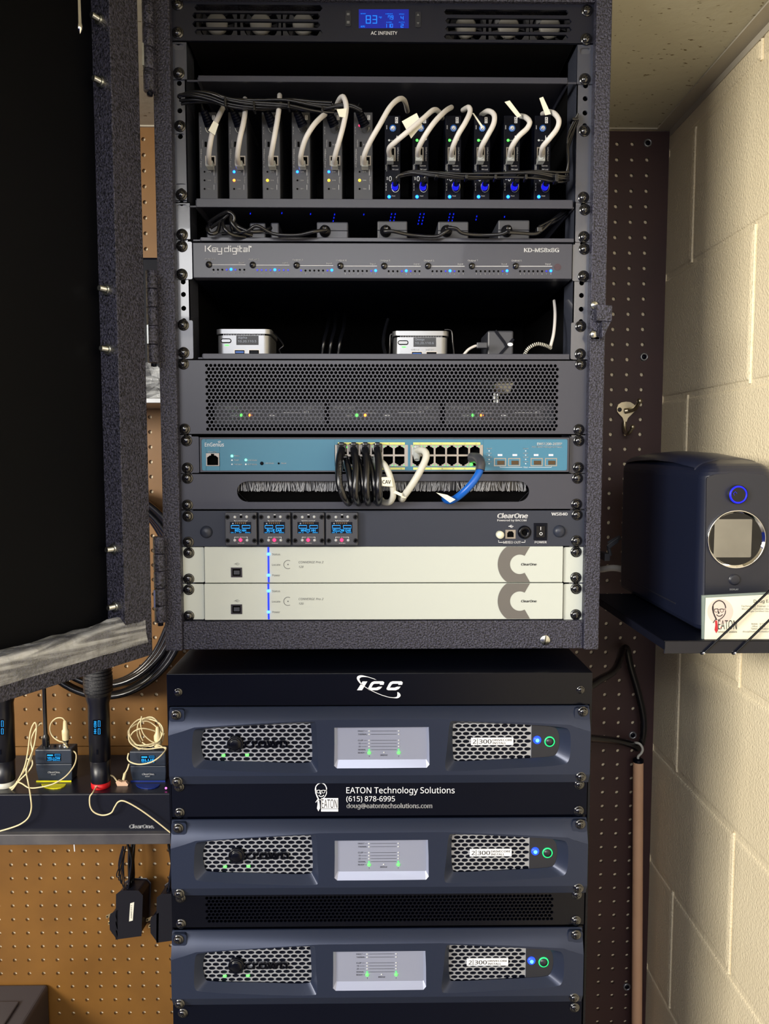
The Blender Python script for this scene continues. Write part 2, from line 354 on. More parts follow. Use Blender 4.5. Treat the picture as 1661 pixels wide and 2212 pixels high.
# ================================================================== THE ROOM
YB = .41                      # front of the pegboards
XWALL = .484
CEIL = 2.238
def room():
    # right wall: painted concrete blocks with soft joints
    mb = MB(); H = .2045; L = .4064; g = .0028; z0 = 1.995-H*10
    mb.box(XWALL+.002, XWALL+.15, -4.6, .62, -.1, 2.8, 'wall')
    r = 0
    while z0 < 2.7:
        j0 = .308 if (round((1.995-z0)/H) % 2 == 0) else .1048
        y = j0+L*2
        while y > -2.2:
            a, b = y-L+g, y-g; c, d = z0+g, z0+H-g; e = .0034
            vs = [(XWALL+.003, a, c), (XWALL+.003, b, c), (XWALL+.003, b, d), (XWALL+.003, a, d),
                  (XWALL+.0006, a+e, c+e), (XWALL+.0006, b-e, c+e), (XWALL+.0006, b-e, d-e), (XWALL+.0006, a+e, d-e),
                  (XWALL, a+2*e, c+2*e), (XWALL, b-2*e, c+2*e), (XWALL, b-2*e, d-2*e), (XWALL, a+2*e, d-2*e)]
            if b < .42 or a < .41: mb.add(vs, [(0, 1, 5, 4), (1, 2, 6, 5), (2, 3, 7, 6), (3, 0, 4, 7), (4, 5, 9, 8), (5, 6, 10, 9), (6, 7, 11, 10), (7, 4, 8, 11), (8, 9, 10, 11)], 'wall', False)
            # rounded bead of paint standing in the vertical joint
            if -.3 < y < .4: mb.tube([(XWALL+.0016, y, c-g), (XWALL+.0016, y, d+g)], .0026, 'wall', n=8, sub=1)
            y -= L
        z0 += H
    struct(mb.build('wall_right'), 'cream painted concrete block wall on the right')
    struct(MB().box(-2.6, .62, YB+.0047, YB+.15, -.1, 2.8, 'wall').build('wall_back'), 'cream block wall behind the pegboards')
    struct(MB().box(-2.6, .6, -4.6, YB+.1, -.1, 0, 'floor').build('floor'), 'grey floor below the racks')
    # ceiling tile with pinholes and fissures
    m = M['ceil']; nt = m.node_tree; b = nt.nodes['Principled BSDF']
    tc = nt.nodes.new('ShaderNodeTexCoord'); mp = nt.nodes.new('ShaderNodeMapping'); mp.inputs['Scale'].default_value = (1, 2.1, 1)
    n = nt.nodes.new('ShaderNodeTexNoise'); n.inputs['Scale'].default_value = 75; n.inputs['Detail'].default_value = 2.5; n.inputs['Roughness'].default_value = .6
    r = nt.nodes.new('ShaderNodeValToRGB'); e = r.color_ramp.elements
    e[0].position = .655; e[0].color = rgb(205, 200, 178); e[1].position = .70; e[1].color = rgb(112, 96, 58)
    nt.links.new(tc.outputs['Object'], mp.inputs['Vector']); nt.links.new(mp.outputs['Vector'], n.inputs['Vector'])
    nt.links.new(n.outputs['Fac'], r.inputs['Fac']); nt.links.new(r.outputs['Color'], b.inputs['Base Color'])
    struct(MB().box(-2.6, .6, -1.0, YB+.1, CEIL, CEIL+.1, 'ceil').build('ceiling'), 'fissured beige ceiling tile')
    t = MB(); t.box(XWALL-.0235, XWALL, -1.0, YB, CEIL-.0025, CEIL, 'trim'); t.box(XWALL-.0015, XWALL, -1.0, YB, CEIL-.012, CEIL-.0025, 'trim')
    t.box(-.6, XWALL, YB-.004, YB, CEIL-.0022, CEIL, 'trim')
    struct(t.build('trim_1'), 'grey wall angle along the ceiling edge')
    # pegboards
    P = .0254
    def peg(name, x0, x1, z0, z1, hx, hz, m, label, solid=()):
        mb = MB(); tp = MB(); tp.plate([(-P/2, -P/2), (P/2, -P/2), (P/2, P/2), (-P/2, P/2)], circ(0, 0, .0033, n=12), 0, m, back=.0045)
        i0 = math.ceil((x0-hx+P/2)/P); i1 = math.floor((x1-hx-P/2)/P); j0 = math.ceil((z0-hz+P/2)/P); j1 = math.floor((z1-hz-P/2)/P)
        for i in range(i0, i1+1):
            for j in range(j0, j1+1):
                o = Vector((hx+i*P, YB, hz+j*P)); mb.add([v+o for v in tp.v], tp.f, m)
        a, b, c, d = hx+(i0-.5)*P, hx+(i1+.5)*P, hz+(j0-.5)*P, hz+(j1+.5)*P
        for q in ((x0, a, z0, z1), (b, x1, z0, z1), (a, b, z0, c), (a, b, d, z1)):
            mb.box(q[0], q[1], YB, YB+.0045, q[2], q[3], m)
        return tag(mb.build(name), label, 'pegboard', 'pegboards on the back wall')
    hl = PY(57, 1927.5, YB); hr = PY(1332.7, 344.4, YB); seam = PY(200, 1612, YB).z; hu = PY(149, 1532, YB)
    peg('pegboard', -.72, -.20, .55, seam-.0008, hl.x, hl.z, 'peg', 'brown pegboard below the microphone shelf, lower left')
    peg('pegboard', -.72, -.20, seam+.0008, CEIL-.001, hu.x, hu.z, 'peg', 'brown pegboard behind the open cabinet door, upper left')
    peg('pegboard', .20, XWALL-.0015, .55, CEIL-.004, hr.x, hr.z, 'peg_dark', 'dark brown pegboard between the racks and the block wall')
    # screws with washers on the right pegboard
    for (x, y), l in (((1399, 309), 'round finish washer near the top of the dark pegboard'), ((1391, 771), 'round finish washer above the coat hook'),
                      ((1366.6, 1588), 'round finish washer just above the hanging pole'), ((1354, 2131.5), 'round finish washer low beside the pole')):
        p = PY(x, y, YB); t = thing('finish_washer', l, 'washer', p, 'finish washers holding the dark pegboard')
        MB().lathe(p, (0, -1, 0), [(.0072, 0), (.0068, .0015), (.0052, .0026), (.0040, .0014)], 'alu', n=20).build('cup_washer', t)
        MB().lathe(p, (0, -1, 0), [(.0038, .0002), (.003, .0013), (0, .0016)], 'blk', n=14).build('screw', t)
room()

# ================================================================== UPPER CABINET
def cabinet():
    Y0 = -.012; XL0, XL1, XR0, XR1 = -.2590, -.2392, .2400, .2578; ZB, ZT = 1.4643, 2.2335
    t = thing('rack_cabinet', 'textured black wall rack cabinet with its door swung open', 'rack cabinet', (0, .19, ZB))
    MB().box(XL0, XL1, Y0, YB-.001, ZB, ZT, 'cab').build('side_panel', t, .0012)
    MB().box(XR0, XR1, Y0, YB-.001, ZB, ZT, 'cab').build('side_panel', t, .0012)
    b = MB().box(XL1, XR0, -.006, YB-.001, ZB, 1.4985, 'cab').build('bottom_panel', t, .0008)
    p = PY(1177, 1382, -.006); q = MB(); q.lathe(p, (0, -1, 0), [(.0062, 0), (.0062, .0016), (.0055, .0022), (0, .0023)], 'zinc', n=20)
    q.add([p+Vector(v) for v in ((-.0012, -.0024, -.0052), (-.0002, -.0024, -.0052), (.0012, -.0024, .0052), (.0002, -.0024, .0052))], [(0, 1, 2, 3)], 'hole')
    lab(q.build('slotted_screw', b), 'zinc slotted screw')
    MB().box(XL1, XR0, -.006, YB-.001, PY(830, 1, -.006).z, ZT, 'cab').build('top_panel', t, .0008)
    MB().box(XL1, XR0, YB-.012, YB-.002, 1.4985, 2.205, 'cab_in').build('back_panel', t)
    MB().box(XL1, XL1+.0008, .012, YB-.012, 1.4985, 2.204, 'cab_in').build('side_liner', t)
    MB().box(XR0-.0008, XR0, .012, YB-.012, 1.4985, 2.204, 'cab_in').build('side_liner', t)
    # rack rails with their screw holes
    for (xa, xb), m in (((373.5, 402.5), 'vertrail'), ((1245, 1278), 'vertrail')):
        a = PY(xa, 220, .002).x; b = PY(xb, 220, .002).x; z = 2.203; c = (a+b)/2; mb = MB()
        if xa > 800: c = PY(1264, 220, .002).x
        hz = PY(387, 188, .002).z; k = 0
        while z > 1.51:
            h = (.0159, .0159, .0127)[k % 3]; k += 1
            mb.plate([(a, z-h), (b, z-h), (b, z), (a, z)], circ(c, z-h/2, .0029, n=12), .002, m, back=.002); z -= h
        e = b if xa < 800 else a; s = -1 if xa < 800 else 1
        mb.box(min(e, e+s*.0015), max(e, e+s*.0015), .002, .045, z, 2.203, m)
        mb.build('rack_rail', t)
    # latch catch on the right edge
    bm = MB(); Y = -.0135
    bm.pbox(1276, 1297, 727, 736, Y, .0015, 'cab'); bm.pbox(1275, 1296, 655, 734, Y, .0015, 'cab')
    A = [PY(x, y, Y) for x, y in ((1282, 661), (1316, 664), (1315, 698), (1283, 696))]
    bm.hexa([v+Vector((0, -.012, 0)) for v in A], [v+Vector((0, 0, 0)) for v in A], 'cab')
    B = [PY(x, y, Y) for x, y in ((1295, 697), (1314, 698), (1300, 728), (1295, 733))]
    bm.hexa([v+Vector((0, -.010, 0)) for v in B], [v+Vector((0, 0, 0)) for v in B], 'cab')
    lb = bm.build('latch_catch', t, .0006)
    for x, y in ((1283, 659), (1282, 722)):
        p = PY(x, y, -.0155); MB().lathe(p, (0, -1, 0), [(.0048, 0), (.0046, .0012), (.003, .0024), (0, .0028)], 'zinc', n=16).build('screw', lb)
    # door: a tray shaped frame hinged at the left, swung towards the camera
    H = PY(330, 1414, -.045); zb = H.z
    e = PZ(0, 1519, zb); d = (e-H); d.z = 0; d.normalize(); n = Vector((d.y, -d.x, 0))          # n points left, out of the inner face
    if n.x > 0: n = -n
    LEN = .475; TW = .040; TD = .030; zt = 2.232
    def Q(s, o, z): return Vector((H.x, H.y, z))+d*s+n*o
    door = MB()
    def bar(s0, s1, o0, o1, z0, z1, m):
        vs = [Q(s, o, z) for s in (s0, s1) for o in (o0, o1) for z in (z0, z1)]
        door.add(vs, [(0, 1, 3, 2), (4, 6, 7, 5), (0, 4, 5, 1), (2, 3, 7, 6), (0, 2, 6, 4), (1, 5, 7, 3)], m)
    bar(0, TW, 0, TD, zb, zt, 'cab'); bar(LEN-TW, LEN, 0, TD, zb, zt, 'cab')
    bar(TW, LEN-TW, 0, TD, zb, zb+TW, 'cab'); bar(TW, LEN-TW, 0, TD, zt-TW, zt, 'cab')
    dr = door.build('door', t, .001)
    pn = MB(); vs = [Q(s, o, z) for s in (TW-.004, LEN-TW+.004) for o in (TD-.004, TD) for z in (zb+TW-.004, zt-TW+.004)]
    pn.add(vs, [(0, 1, 3, 2), (4, 6, 7, 5), (0, 4, 5, 1), (2, 3, 7, 6), (0, 2, 6, 4), (1, 5, 7, 3)], 'glass'); pn.build('door_panel', dr)
    for i, (x, y) in enumerate(((262, 27), (267, 164), (274, 620), (281, 751), (289, 1189), (293, 1315))):
        z = PY(x, y, -.09).z; b = MB(); p = Q(TW, .012, z)
        b.cyl(p, p+d*.004, .0062, .0062, 'zinc', 6); b.cyl(p+d*.004, p+d*.005, .0045, .0045, 'zinc', 14)
        for k in range(6): b.cyl(p+d*(.005+k*.0014), p+d*(.005+(k+.6)*.0014), .0033, .0026, 'zinc', 12)
        b.build('hinge_bolt', dr)
    # rows of dark discs and a thin chrome rod near the top of the door
    v = MB()
    for k in range(14):
        for j in range(3):
            p = Q(.30-.012*k, TD-.006, 2.13+.004*j+.0045*k); v.cyl(p, p-n*.002, .0035, .0035, 'blk', 8)
    v.build('vent_mesh', dr)
    r_ = MB(); p = PY(172, 52, -.16); r_.cyl(p+Vector((0, 0, .06)), p, .0012, .0022, 'chrome', 8); r_.lathe(p, (0, 0, -1), [(.0022, 0), (.003, .003), (.0018, .006), (0, .009)], 'chrome', n=12)
    r_.build('lock_rod', dr)
    # five knuckle hinges
    for (x0, x1, y0, y1, xs) in ((304, 332, -40, 200, 318), (315, 340, 585, 785, 327), (330, 355, 1159, 1345, 341)):
        h = MB(); a = PY((x0+x1)/2, y0, -.028); b = PY((x0+x1)/2, y1, -.028); r = .0066; N = 5; L = a.z-b.z
        for k in range(N):
            za = a.z-L*k/N; zc = a.z-L*(k+1)/N+.0007; h.lathe((a.x, a.y, za), (0, 0, -1), [(0, 0), (r-.0006, 0), (r, .0006), (r, za-zc-.0006), (r-.0006, za-zc), (0, za-zc)], 'cab', n=18)
        h.lathe((a.x, a.y, b.z), (0, 0, -1), [(.0032, 0), (.0032, .0035), (0, .004)], 'blk', n=12)
        h.box(a.x+.002, XL0, a.y+.003, a.y+.006, b.z, a.z, 'cab'); h.box(a.x-.004, a.x-.002, a.y-.012, a.y, b.z+L/5, b.z+2*L/5, 'zinc')
        h.build('hinge', t)
    # clear protective film left on the bottom bar of the door
    f = MB(); N = 26; rows = []
    for j in range(7):
        row = []
        for i in range(N+1):
            s = TW*.2+(LEN-TW*1.3)*i/N; 
            if j < 3: o = -.0012; z = zb+.016+.012*j
            else: o = .0275*(j-2.6)/4.4; z = zb+TW+.0018
            p = Q(s+.004*math.sin(i*1.7+j), o+random.uniform(-.0008, .0004) if j < 3 else o, z+random.uniform(0, .0035 if j > 2 else .001)+(.010 if (i < 4 and j > 3) else 0)*random.random())
            row.append(p)
        rows.append(row)
    vs = [p for r in rows for p in r]; fs = [(j*(N+1)+i, j*(N+1)+i+1, (j+1)*(N+1)+i+1, (j+1)*(N+1)+i) for j in range(6) for i in range(N)]
    f.add(vs, fs, 'wrap', True)
    tag(f.build('plastic_film'), 'crumpled clear plastic film along the bottom bar of the open door', 'plastic film')
    return t
CAB = cabinet()

# ================================================================== RACK UNITS OF THE UPPER CABINET
def unit_thing(name, label, cat, x0, x1, y0, y1, Y, group=None):
    p = PY((x0+x1)/2, y1, Y); return thing(name, label, cat, (p.x, Y+.1, p.z), group)
def R4(x0, x1, y0, y1, Y):           # world rectangle of a pixel rectangle on plane Y
    ym = (y0+y1)/2; return PY(x0, ym, Y).x, PY(x1, ym, Y).x, PY((x0+x1)/2, y1, Y).z, PY((x0+x1)/2, y0, Y).z
def ear(parent, x0, x1, y0, y1, m, slots=(), Y=0):
    a, b, c, d = R4(x0, x1, y0, y1, Y); mb = MB()
    if not slots: mb.prism(rrect(a, b, c, d, .0015, 2), Y, Y+.0018, m)
    else:
        zs = [PY(s[0], s[1], Y) for s in slots]; zs.sort(key=lambda p: -p.z); z = d
        for p in zs:
            mb.add([(a, Y, p.z+.006), (b, Y, p.z+.006), (b, Y, z), (a, Y, z)], [(0, 1, 2, 3)], m)
            mb.plate([(a, p.z-.006), (b, p.z-.006), (b, p.z+.006), (a, p.z+.006)], rrect(max(a+.001, p.x-.0062), min(b-.001, p.x+.0062), p.z-.0034, p.z+.0034, .0033, 4), Y, m, back=.0018)
            z = p.z-.006
        mb.add([(a, Y, c), (b, Y, c), (b, Y, z), (a, Y, z)], [(0, 1, 2, 3)], m)
        for q in ((a, a+.0004, c, d), (b-.0004, b, c, d), (a, b, c, c+.0004), (a, b, d-.0004, d)): mb.box(q[0], q[1], Y, Y+.0018, q[2], q[3], m)
    return mb.build('mounting_ear', parent)
def shelf(label, ears, lip, m, group, earm=None, slots=(), depth=.30, scr=()):
    (l0, l1, ly0, ly1), (r0, r1, ry0, ry1) = ears; x0, x1, y0, y1 = lip; earm = earm or 'earm'
    t = unit_thing('rack_shelf', label, 'rack shelf', l0, r1, ly0, ly1, 0, group)
    ear(t, l0, l1, ly0, ly1, earm, [s for s in slots if s[0] < 800]); ear(t, r0, r1, ry0, ry1, earm, [s for s in slots if s[0] > 800])
    a, b, c, d = R4(x0, x1, y0, y1, -.001); mb = MB()
    mb.box(a, b, -.001, .002, c, d, m); mb.box(a, b, 0, depth, d-.0016, d, m)
    el = PY(l1-2, 100, 0).x; er = PY(r0+2, 100, 0).x
    mb.box(a-.002, a, .004, depth, c, d, m); mb.box(b, b+.002, .004, depth, c, d, m)
    mb.box(el, a, .0, .0015, c, c+.0022, m); mb.box(b, er, .0, .0015, c, c+.0022, m)
    mb.build('tray', t, .0005); screws(t, scr, 0)
    return t, d

# ---- fan panel
def fan_panel():
    t = unit_thing('fan_panel', 'black cooling fan panel with blue temperature display at the top of the cabinet', 'fan panel', 367, 1283, 3, 91, -.001)
    Y = -.001; a, b, c, d = R4(367, 1283, 3, 91, Y); mb = MB(); m = 'fanface'
    def X(x): return PY(x, 45, Y).x
    def Z(y): return PY(830, y+2 , Y).z
    g = [(408, 703, [(10, 23.5, 420, 697), (28, 41, 415, 692), (46, 59, 415, 692), (63.5, 76, 420, 697)]),
         (952, 1240, [(17, 28.5, 959, 1228), (36, 48, 962, 1235), (53.5, 65, 962, 1235), (70.5, 82, 959, 1228)])]
    zb, zt = c, d
    xs = [(a, X(408)), (X(703), X(952)), (X(1240), b)]
    for p, q in xs: mb.add([(p, Y, zb), (q, Y, zb), (q, Y, zt), (p, Y, zt)], [(0, 1, 2, 3)], m)
    for gx0, gx1, sl in g:
        cuts = [zt]+[(Z(sl[i][1])+Z(sl[i+1][0]))/2 for i in range(3)]+[zb]
        for i, (s0, s1, sx0, sx1) in enumerate(sl):
            z0, z1, u0, u1 = Z(s1), Z(s0), X(sx0), X(sx1); ch = (z1-z0)/2
            lp = [(u0, (z0+z1)/2), (u0+ch*.8, z0), (u1-ch*.8, z0), (u1, (z0+z1)/2), (u1-ch*.8, z1), (u0+ch*.8, z1)]
            mb.plate([(X(gx0), cuts[i+1]), (X(gx1), cuts[i+1]), (X(gx1), cuts[i]), (X(gx0), cuts[i])], lp, Y, m, back=.003)
    mb.box(a, b, Y, Y+.003, d-.0003, d, m); mb.box(a, b, Y, Y+.003, c, c+.0003, m)
    mb.build('front_panel', t)
    k = MB(); 
    for q in ((X(405), X(406), c, d), (X(1241), X(1242), c, d)): k.box(q[0], q[1], .004, .13, c, d, 'cab_in')
    k.box(X(405), X(1242), .004, .13, c+.0004, c+.001, 'cab_in'); k.box(X(405), X(1242), .12, .13, c, d, 'cab_in'); k.build('housing', t)
    sc = MB(); sc.rect(775, 883, 20, 61, Y-.0004, 'Llcd'); YY = Y-.0006
    seg = {'8': 'abcdefg', '3': 'abcdg', '7': 'abcf', '9': 'abcdfg', '1': 'bc', '0': 'abcdef', '4': 'bcfg', '2': 'abdeg'}
    def sevseg(ch, x, y, w_, h_, th):
        S = {'a': (x, x+w_, y, y), 'g': (x, x+w_, y+h_/2, y+h_/2), 'd': (x, x+w_, y+h_, y+h_), 'f': (x, x, y, y+h_/2), 'b': (x+w_, x+w_, y, y+h_/2), 'e': (x, x, y+h_/2, y+h_), 'c': (x+w_, x+w_, y+h_/2, y+h_)}
        for s_ in seg[ch]: q = S[s_]; sc.rect(q[0]-th/2, q[1]+th/2, q[2]-th/2, q[3]+th/2, YY, 'Lseg')
    for ch, x, y, w_, h_, th in (('8', 791, 34, 9, 16, 1.8), ('3', 805.5, 34, 8, 16, 1.8), ('7', 838.5, 34, 4, 7.5, 1.1), ('9', 845, 34, 4, 7.5, 1.1), ('4', 866, 35, 5, 7.5, 1.1),
                                 ('1', 832, 52, 3, 7, 1.1), ('1', 837, 52, 5, 7, 1.1), ('0', 844, 52, 4, 7, 1.1), ('2', 866, 52, 5, 7, 1.1)): sevseg(ch, x, y, w_, h_, th)
    sc.text('MODE', 779, 790, 30.5, 2, YY, 'Lseg', .03); sc.text('HIGH', 833, 848, 31, 2, YY, 'Lseg', .03); sc.text('SPEED', 862, 873, 31.5, 2, YY, 'Lseg', .02)
    sc.text('°F', 818, 825, 40, 4, YY, 'Lseg', .02); sc.text('AUTO', 779, 788, 59, 3.5, YY, 'Lseg', .04); sc.text('ALARM', 834, 846, 49, 2, YY, 'Lseg', .02); sc.text('AUTO', 861, 874, 49, 2, YY, 'Lseg', .02)
    sc.build('display', t)
    x = MB(); x.text('AC INFINITY', 801, 858, 75, 7.2, Y-.0004, 'white', .006); x.build('brand_lettering', t)
    for bx, by0, by1 in ((746, 23, 57), (897, 25, 59)):
        p = MB(); A, B, C, D_ = R4(bx, bx+12, by0, by1, Y-.0008); p.prism(rrect(A, B, C, D_, .0015), Y-.0008, Y+.001, 'ampdark')
        if bx > 800: p.poly([(900, 34), (906, 34), (903, 29)], Y-.001, 'greyink'); p.poly([(900, 48), (906, 48), (903, 53)], Y-.001, 'greyink')
        else: p.rect(749, 755, 28, 33, Y-.001, 'greyink'); p.rect(749, 755, 45, 51, Y-.001, 'greyink')
        p.build('button', t)
    for i, x in enumerate((468, 563, 655, 1006, 1099, 1188)):
        y = 51 if x < 800 else 58; c0 = PY(x, y, .018); f = MB(); r = .021
        f.plate(rrect(c0.x-.0235, c0.x+.0235, c0.z-.0215, c0.z+.0215, .003), circ(c0.x, c0.z, .0208, n=24), c0.y, 'fan', back=.012)
        fo = f.build('fan', t)
        h = MB(); h.lathe(c0+Vector((0, .003, 0)), (0, -1, 0), [(.0125, 0), (.0125, .003), (.0105, .0045), (0, .0045)], 'fanhub', n=22)
        h.build('hub', fo)
        bl = MB()
        for k in range(7):
            a0 = 2*PI*k/7; vs = []
            for rr, tw in ((.0115, .55), (.0195, .75)):
                for da, dy in ((-.22*tw*1.4, 0), (.25*tw*1.4, .007)): vs.append((c0.x+rr*math.cos(a0+da), c0.y+.001+dy, c0.z+rr*math.sin(a0+da)))
            bl.add([vs[0], vs[1], vs[3], vs[2]], [(0, 1, 2, 3)], 'fan')
        bl.build('blades', fo)
    screws(t, ((383.6, 10), (384, 71), (1267.6, 23.5), (1266, 85)), Y)
fan_panel()
SHG = 'vented rack shelves in the upper cabinet'
shelf('black rack shelf directly below the fan panel, empty', ((369, 404, 90.5, 172), (1246, 1281, 96, 182)), (428, 1226, 165, 178), 'sat', SHG, slots=((386, 101), (1264, 110)), scr=((386.5, 159), (1263, 171.5)))
EXT, ZEXT = shelf('black rack shelf carrying the row of twelve upright extenders', ((372, 403, 265, 433), (1244, 1278, 270, 437)), (424, 1237, 430, 449), 'sat', SHG, slots=((388.5, 295), (390, 403)),
      scr=((389, 273), (392, 421), (1262, 283), (1260, 427)))
# glowing strips painted as the extenders' lamp light leaking through that shelf
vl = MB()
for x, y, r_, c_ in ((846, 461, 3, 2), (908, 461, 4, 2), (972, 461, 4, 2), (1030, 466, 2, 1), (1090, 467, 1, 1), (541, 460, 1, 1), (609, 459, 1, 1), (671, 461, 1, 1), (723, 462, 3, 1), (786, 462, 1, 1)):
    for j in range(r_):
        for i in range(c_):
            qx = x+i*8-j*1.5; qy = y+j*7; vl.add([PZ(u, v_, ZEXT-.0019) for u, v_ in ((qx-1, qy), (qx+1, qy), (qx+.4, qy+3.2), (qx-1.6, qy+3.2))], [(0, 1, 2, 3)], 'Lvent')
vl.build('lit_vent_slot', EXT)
shelf('black rack shelf carrying the power bricks', ((376, 411, 438, 517), (1243, 1279, 443, 523)), (433, 1240, 513.5, 522), 'sat', SHG, slots=((393, 448),), scr=((393.5, 507), (1263, 453), (1261, 512)))
PCS, ZPC = shelf('black rack shelf carrying the two small computers', ((381, 417, 692, 775), (1233, 1271, 697, 776)), (438, 1230, 764, 776), 'sat', SHG, scr=((396, 702), (397, 762), (1254, 705), (1253, 765)))

# ---- twelve upright extenders
def extender(i, x0, x1, y0, y1, grey, leds, label, fader=0):
    Y = .012; a, b, c, d = R4(x0, x1, y0, y1, Y); c = ZEXT; m = 'graphite' if grey else 'blk'; dep = .11
    t = thing('signal_extender', label, 'extender', ((a+b)/2, Y+dep/2, c), 'upright extenders on the shelf')
    MB().box(a, b, Y, Y+dep, c, d, m).build('case', t, .0008)
    F = Y-.0004; x = MB(); w_ = x1-x0; X = lambda u: x0+u*w_
    if grey:
        x.vtext('HDBaseT Input', X(.08), 322, 362, 3.0, F, 'white', .01); x.vtext('Program Mode', X(.17), 302, 318, 1.9, F, 'white', .01); x.vtext('DC 12V 2A', X(.06), 274, 290, 1.9, F, 'white', .01)
        for y, s in ((371, 'Link'), (389.5, 'Line'), (408, 'Video')): x.text(s, X(.47), X(.66), y+1.2, 3, F, 'white', .01)
        x.vtext('Output', X(.84), 382, 396, 2.4, F, 'white', .01); x.stroke([(X(.82), 366), (X(.82), 379)], .6, F, 'white'); x.stroke([(X(.82), 399), (X(.82), 410)], .6, F, 'white')
        x.rect(X(.72), X(.86), 249, 259, F, 'white'); x.vtext('KD', X(.74), 250, 258, 3.4, F-.0002, 'ink', .02)
        x.text('1 2', X(.50), X(.66), 314, 3, F, 'white', 0)
        jx, jy, jw, jh = X(.62), 347, w_*.56, 21
    else:
        x.vtext('CAT5e/6 Output', X(.80), 318, 348, 3.0, F, 'white', .01); x.vtext('Program', X(.10), 354, 370, 2.3, F, 'white', .01); x.vtext('Mode', X(.0)+1, 356, 367, 2, F, 'white', .01)
        x.text('Operate', X(.45), X(.82), 359.5, 3, F, 'white', .01); x.text('FW Load', X(.48), X(.86), 367.5, 3, F, 'white', .01); x.vtext('IR', X(.12), 382, 389, 2.5, F, 'white'); x.vtext('DC 5V 1A', X(.06), 396, 412, 2, F, 'white', 0)
        x.arc(X(.35), 386, 2.5, .9, F, 'white', ry=5); x.text('Power', X(.45), X(.68), 424.5, 2.6, F, 'white', .01)
        x.rect(X(.66), X(.84), 253, 266, F, 'white'); x.vtext('KD', X(.68), 254.5, 264.5, 4.2, F-.0002, 'ink', .02); x.vtext('EDID', X(.10), 271, 279, 2, F, 'white')
        x.text('Link', X(.40), X(.56), 304.5, 2.4, F, 'white', .01); x.text('ABCDEFGH'[fader], X(.68), X(.88), 303, 10, F, 'white', .0)
        jx, jy, jw, jh = X(.42), 333, w_*.52, 30
    x.build('printed_lettering', t)
    j = MB(); A, B, C, D_ = R4(jx-jw/2, jx+jw/2, jy-jh/2, jy+jh/2, Y-.0006)
    j.plate([(A, C), (B, C), (B, D_), (A, D_)], [(A+.0012, C+.0012), (B-.0012, C+.0012), (B-.0012, D_-.0012), (A+.0012, D_-.0012)], Y-.0006, 'portm', back=.008)
    j.box(A+.001, B-.001, Y-.0002, Y+.0002, C+.001, D_-.001, 'hole'); j.build('network_jack', t)
    sl = MB(); sl.pbox(X(.30), X(.42), 306 if grey else 358, 317 if grey else 367, F-.0002, .001, 'hole'); sl.build('slide_switch', t)
    if grey:
        for y, key in zip((371, 389.5, 408), leds):
            q = MB(); 
            if key: ledp(q, X(.3), y, 2.9, F, key)
            else: q.disc(X(.3), y, 2.1, F, 'hole')
            q.build('status_light', t)
        p = PY(X(.42), 268, Y); q = MB(); q.arc(X(.58), 275, 9, 1.6, F, 'zinc', 0, 180, ry=12); q.build('power_jack', t)
        if leds[3]:
            q = MB(); ledp(q, X(.3), 271, 2.2, F, 'Lred'); q.build('status_light', t)
    else:
        p = PY(X(.52), 277.5, Y); q = MB(); r = px2m(7, Y)
        q.lathe(p, (0, -1, 0), [(r, 0), (r, .0012), (r*.9, .0016), (r*.55, .0018)], 'cblue', n=20); q.lathe(p, (0, -1, 0), [(r*.6, .0018), (r*.5, .003), (0, .003)], 'white', n=16)
        for k in range(10): 
            an = 2*PI*k/10; q.disc(X(.52)+5.4*math.cos(an), 277.5+5.4*math.sin(an), .7, Y-.0019, 'white', n=5)
        q.stroke([(X(.52)-2, 279), (X(.52)+2, 276)], 1, Y-.0032, 'ink'); q.build('rotary_dial', t)
        q = MB(); (ledp(q, X(.28), 303, 2.7, F, 'Lgreen') if leds else q.disc(X(.28), 303, 2.3, F, 'trans')); q.build('status_light', t)
        q = MB(); ledp(q, X(.28), 425, 3.6, F, 'Lblue'); lab(q.build('power_light', t), 'bright blue power light')
        q = MB(); q.arc(X(.68), 403, 8.5, 1.2, F, 'zinc', -30, 210, ry=12); p0 = PY(X(.68), 402, Y); q.cyl(p0, p0+Vector((0, -.012, .003)), .0036, .0032, 'cblack', 12)
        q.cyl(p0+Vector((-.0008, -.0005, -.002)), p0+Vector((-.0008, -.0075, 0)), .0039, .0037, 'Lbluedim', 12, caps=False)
        lab(q.build('power_plug', t), 'black power plug lit blue')
    return t
GX = [(430, 469.5), (493.5, 534), (566, 605), (630.5, 670), (698, 739), (764.5, 805)]
GL = [(None, None, None, 0), ('Lblue', 'Lorange', None, 0), (None, 'Lamber', None, 0), ('Lblue', None, None, 0), ('Lblue', 'Lamber', None, 0), (None, 'Lamber', None, 1)]
BX = [(831, 865), (891, 926), (961.5, 996), (1024, 1058.5), (1087.6, 1123), (1154, 1189)]
BLED = [0, 1, 1, 1, 1, 0]
gl = ['grey upright extender at the far left of the row, no lights lit', 'grey upright extender with one blue and one orange light, second from the left end', 'grey upright extender with only an amber light, below the third grey cable',
      'grey upright extender with only a blue light, fourth from the left end', 'grey upright extender with a blue and an amber light', 'grey upright extender with a red light near its top, rightmost of the grey ones']
bl_ = ['black upright extender lettered A, beside the grey ones', 'black upright extender lettered B under the white flag tag', 'black upright extender, third of the six black ones', 'black upright extender, fourth of the six black ones',
       'black upright extender, second from the right end of the row', 'black upright extender lettered H at the right end of the row']
for i, (x0, x1) in enumerate(GX): extender(i, x0, x1, 242, 426, True, GL[i], gl[i])
for i, (x0, x1) in enumerate(BX): extender(i, x0, x1, 249, 427, False, BLED[i], bl_[i], [0, 1, 2, 3, 4, 7][i])

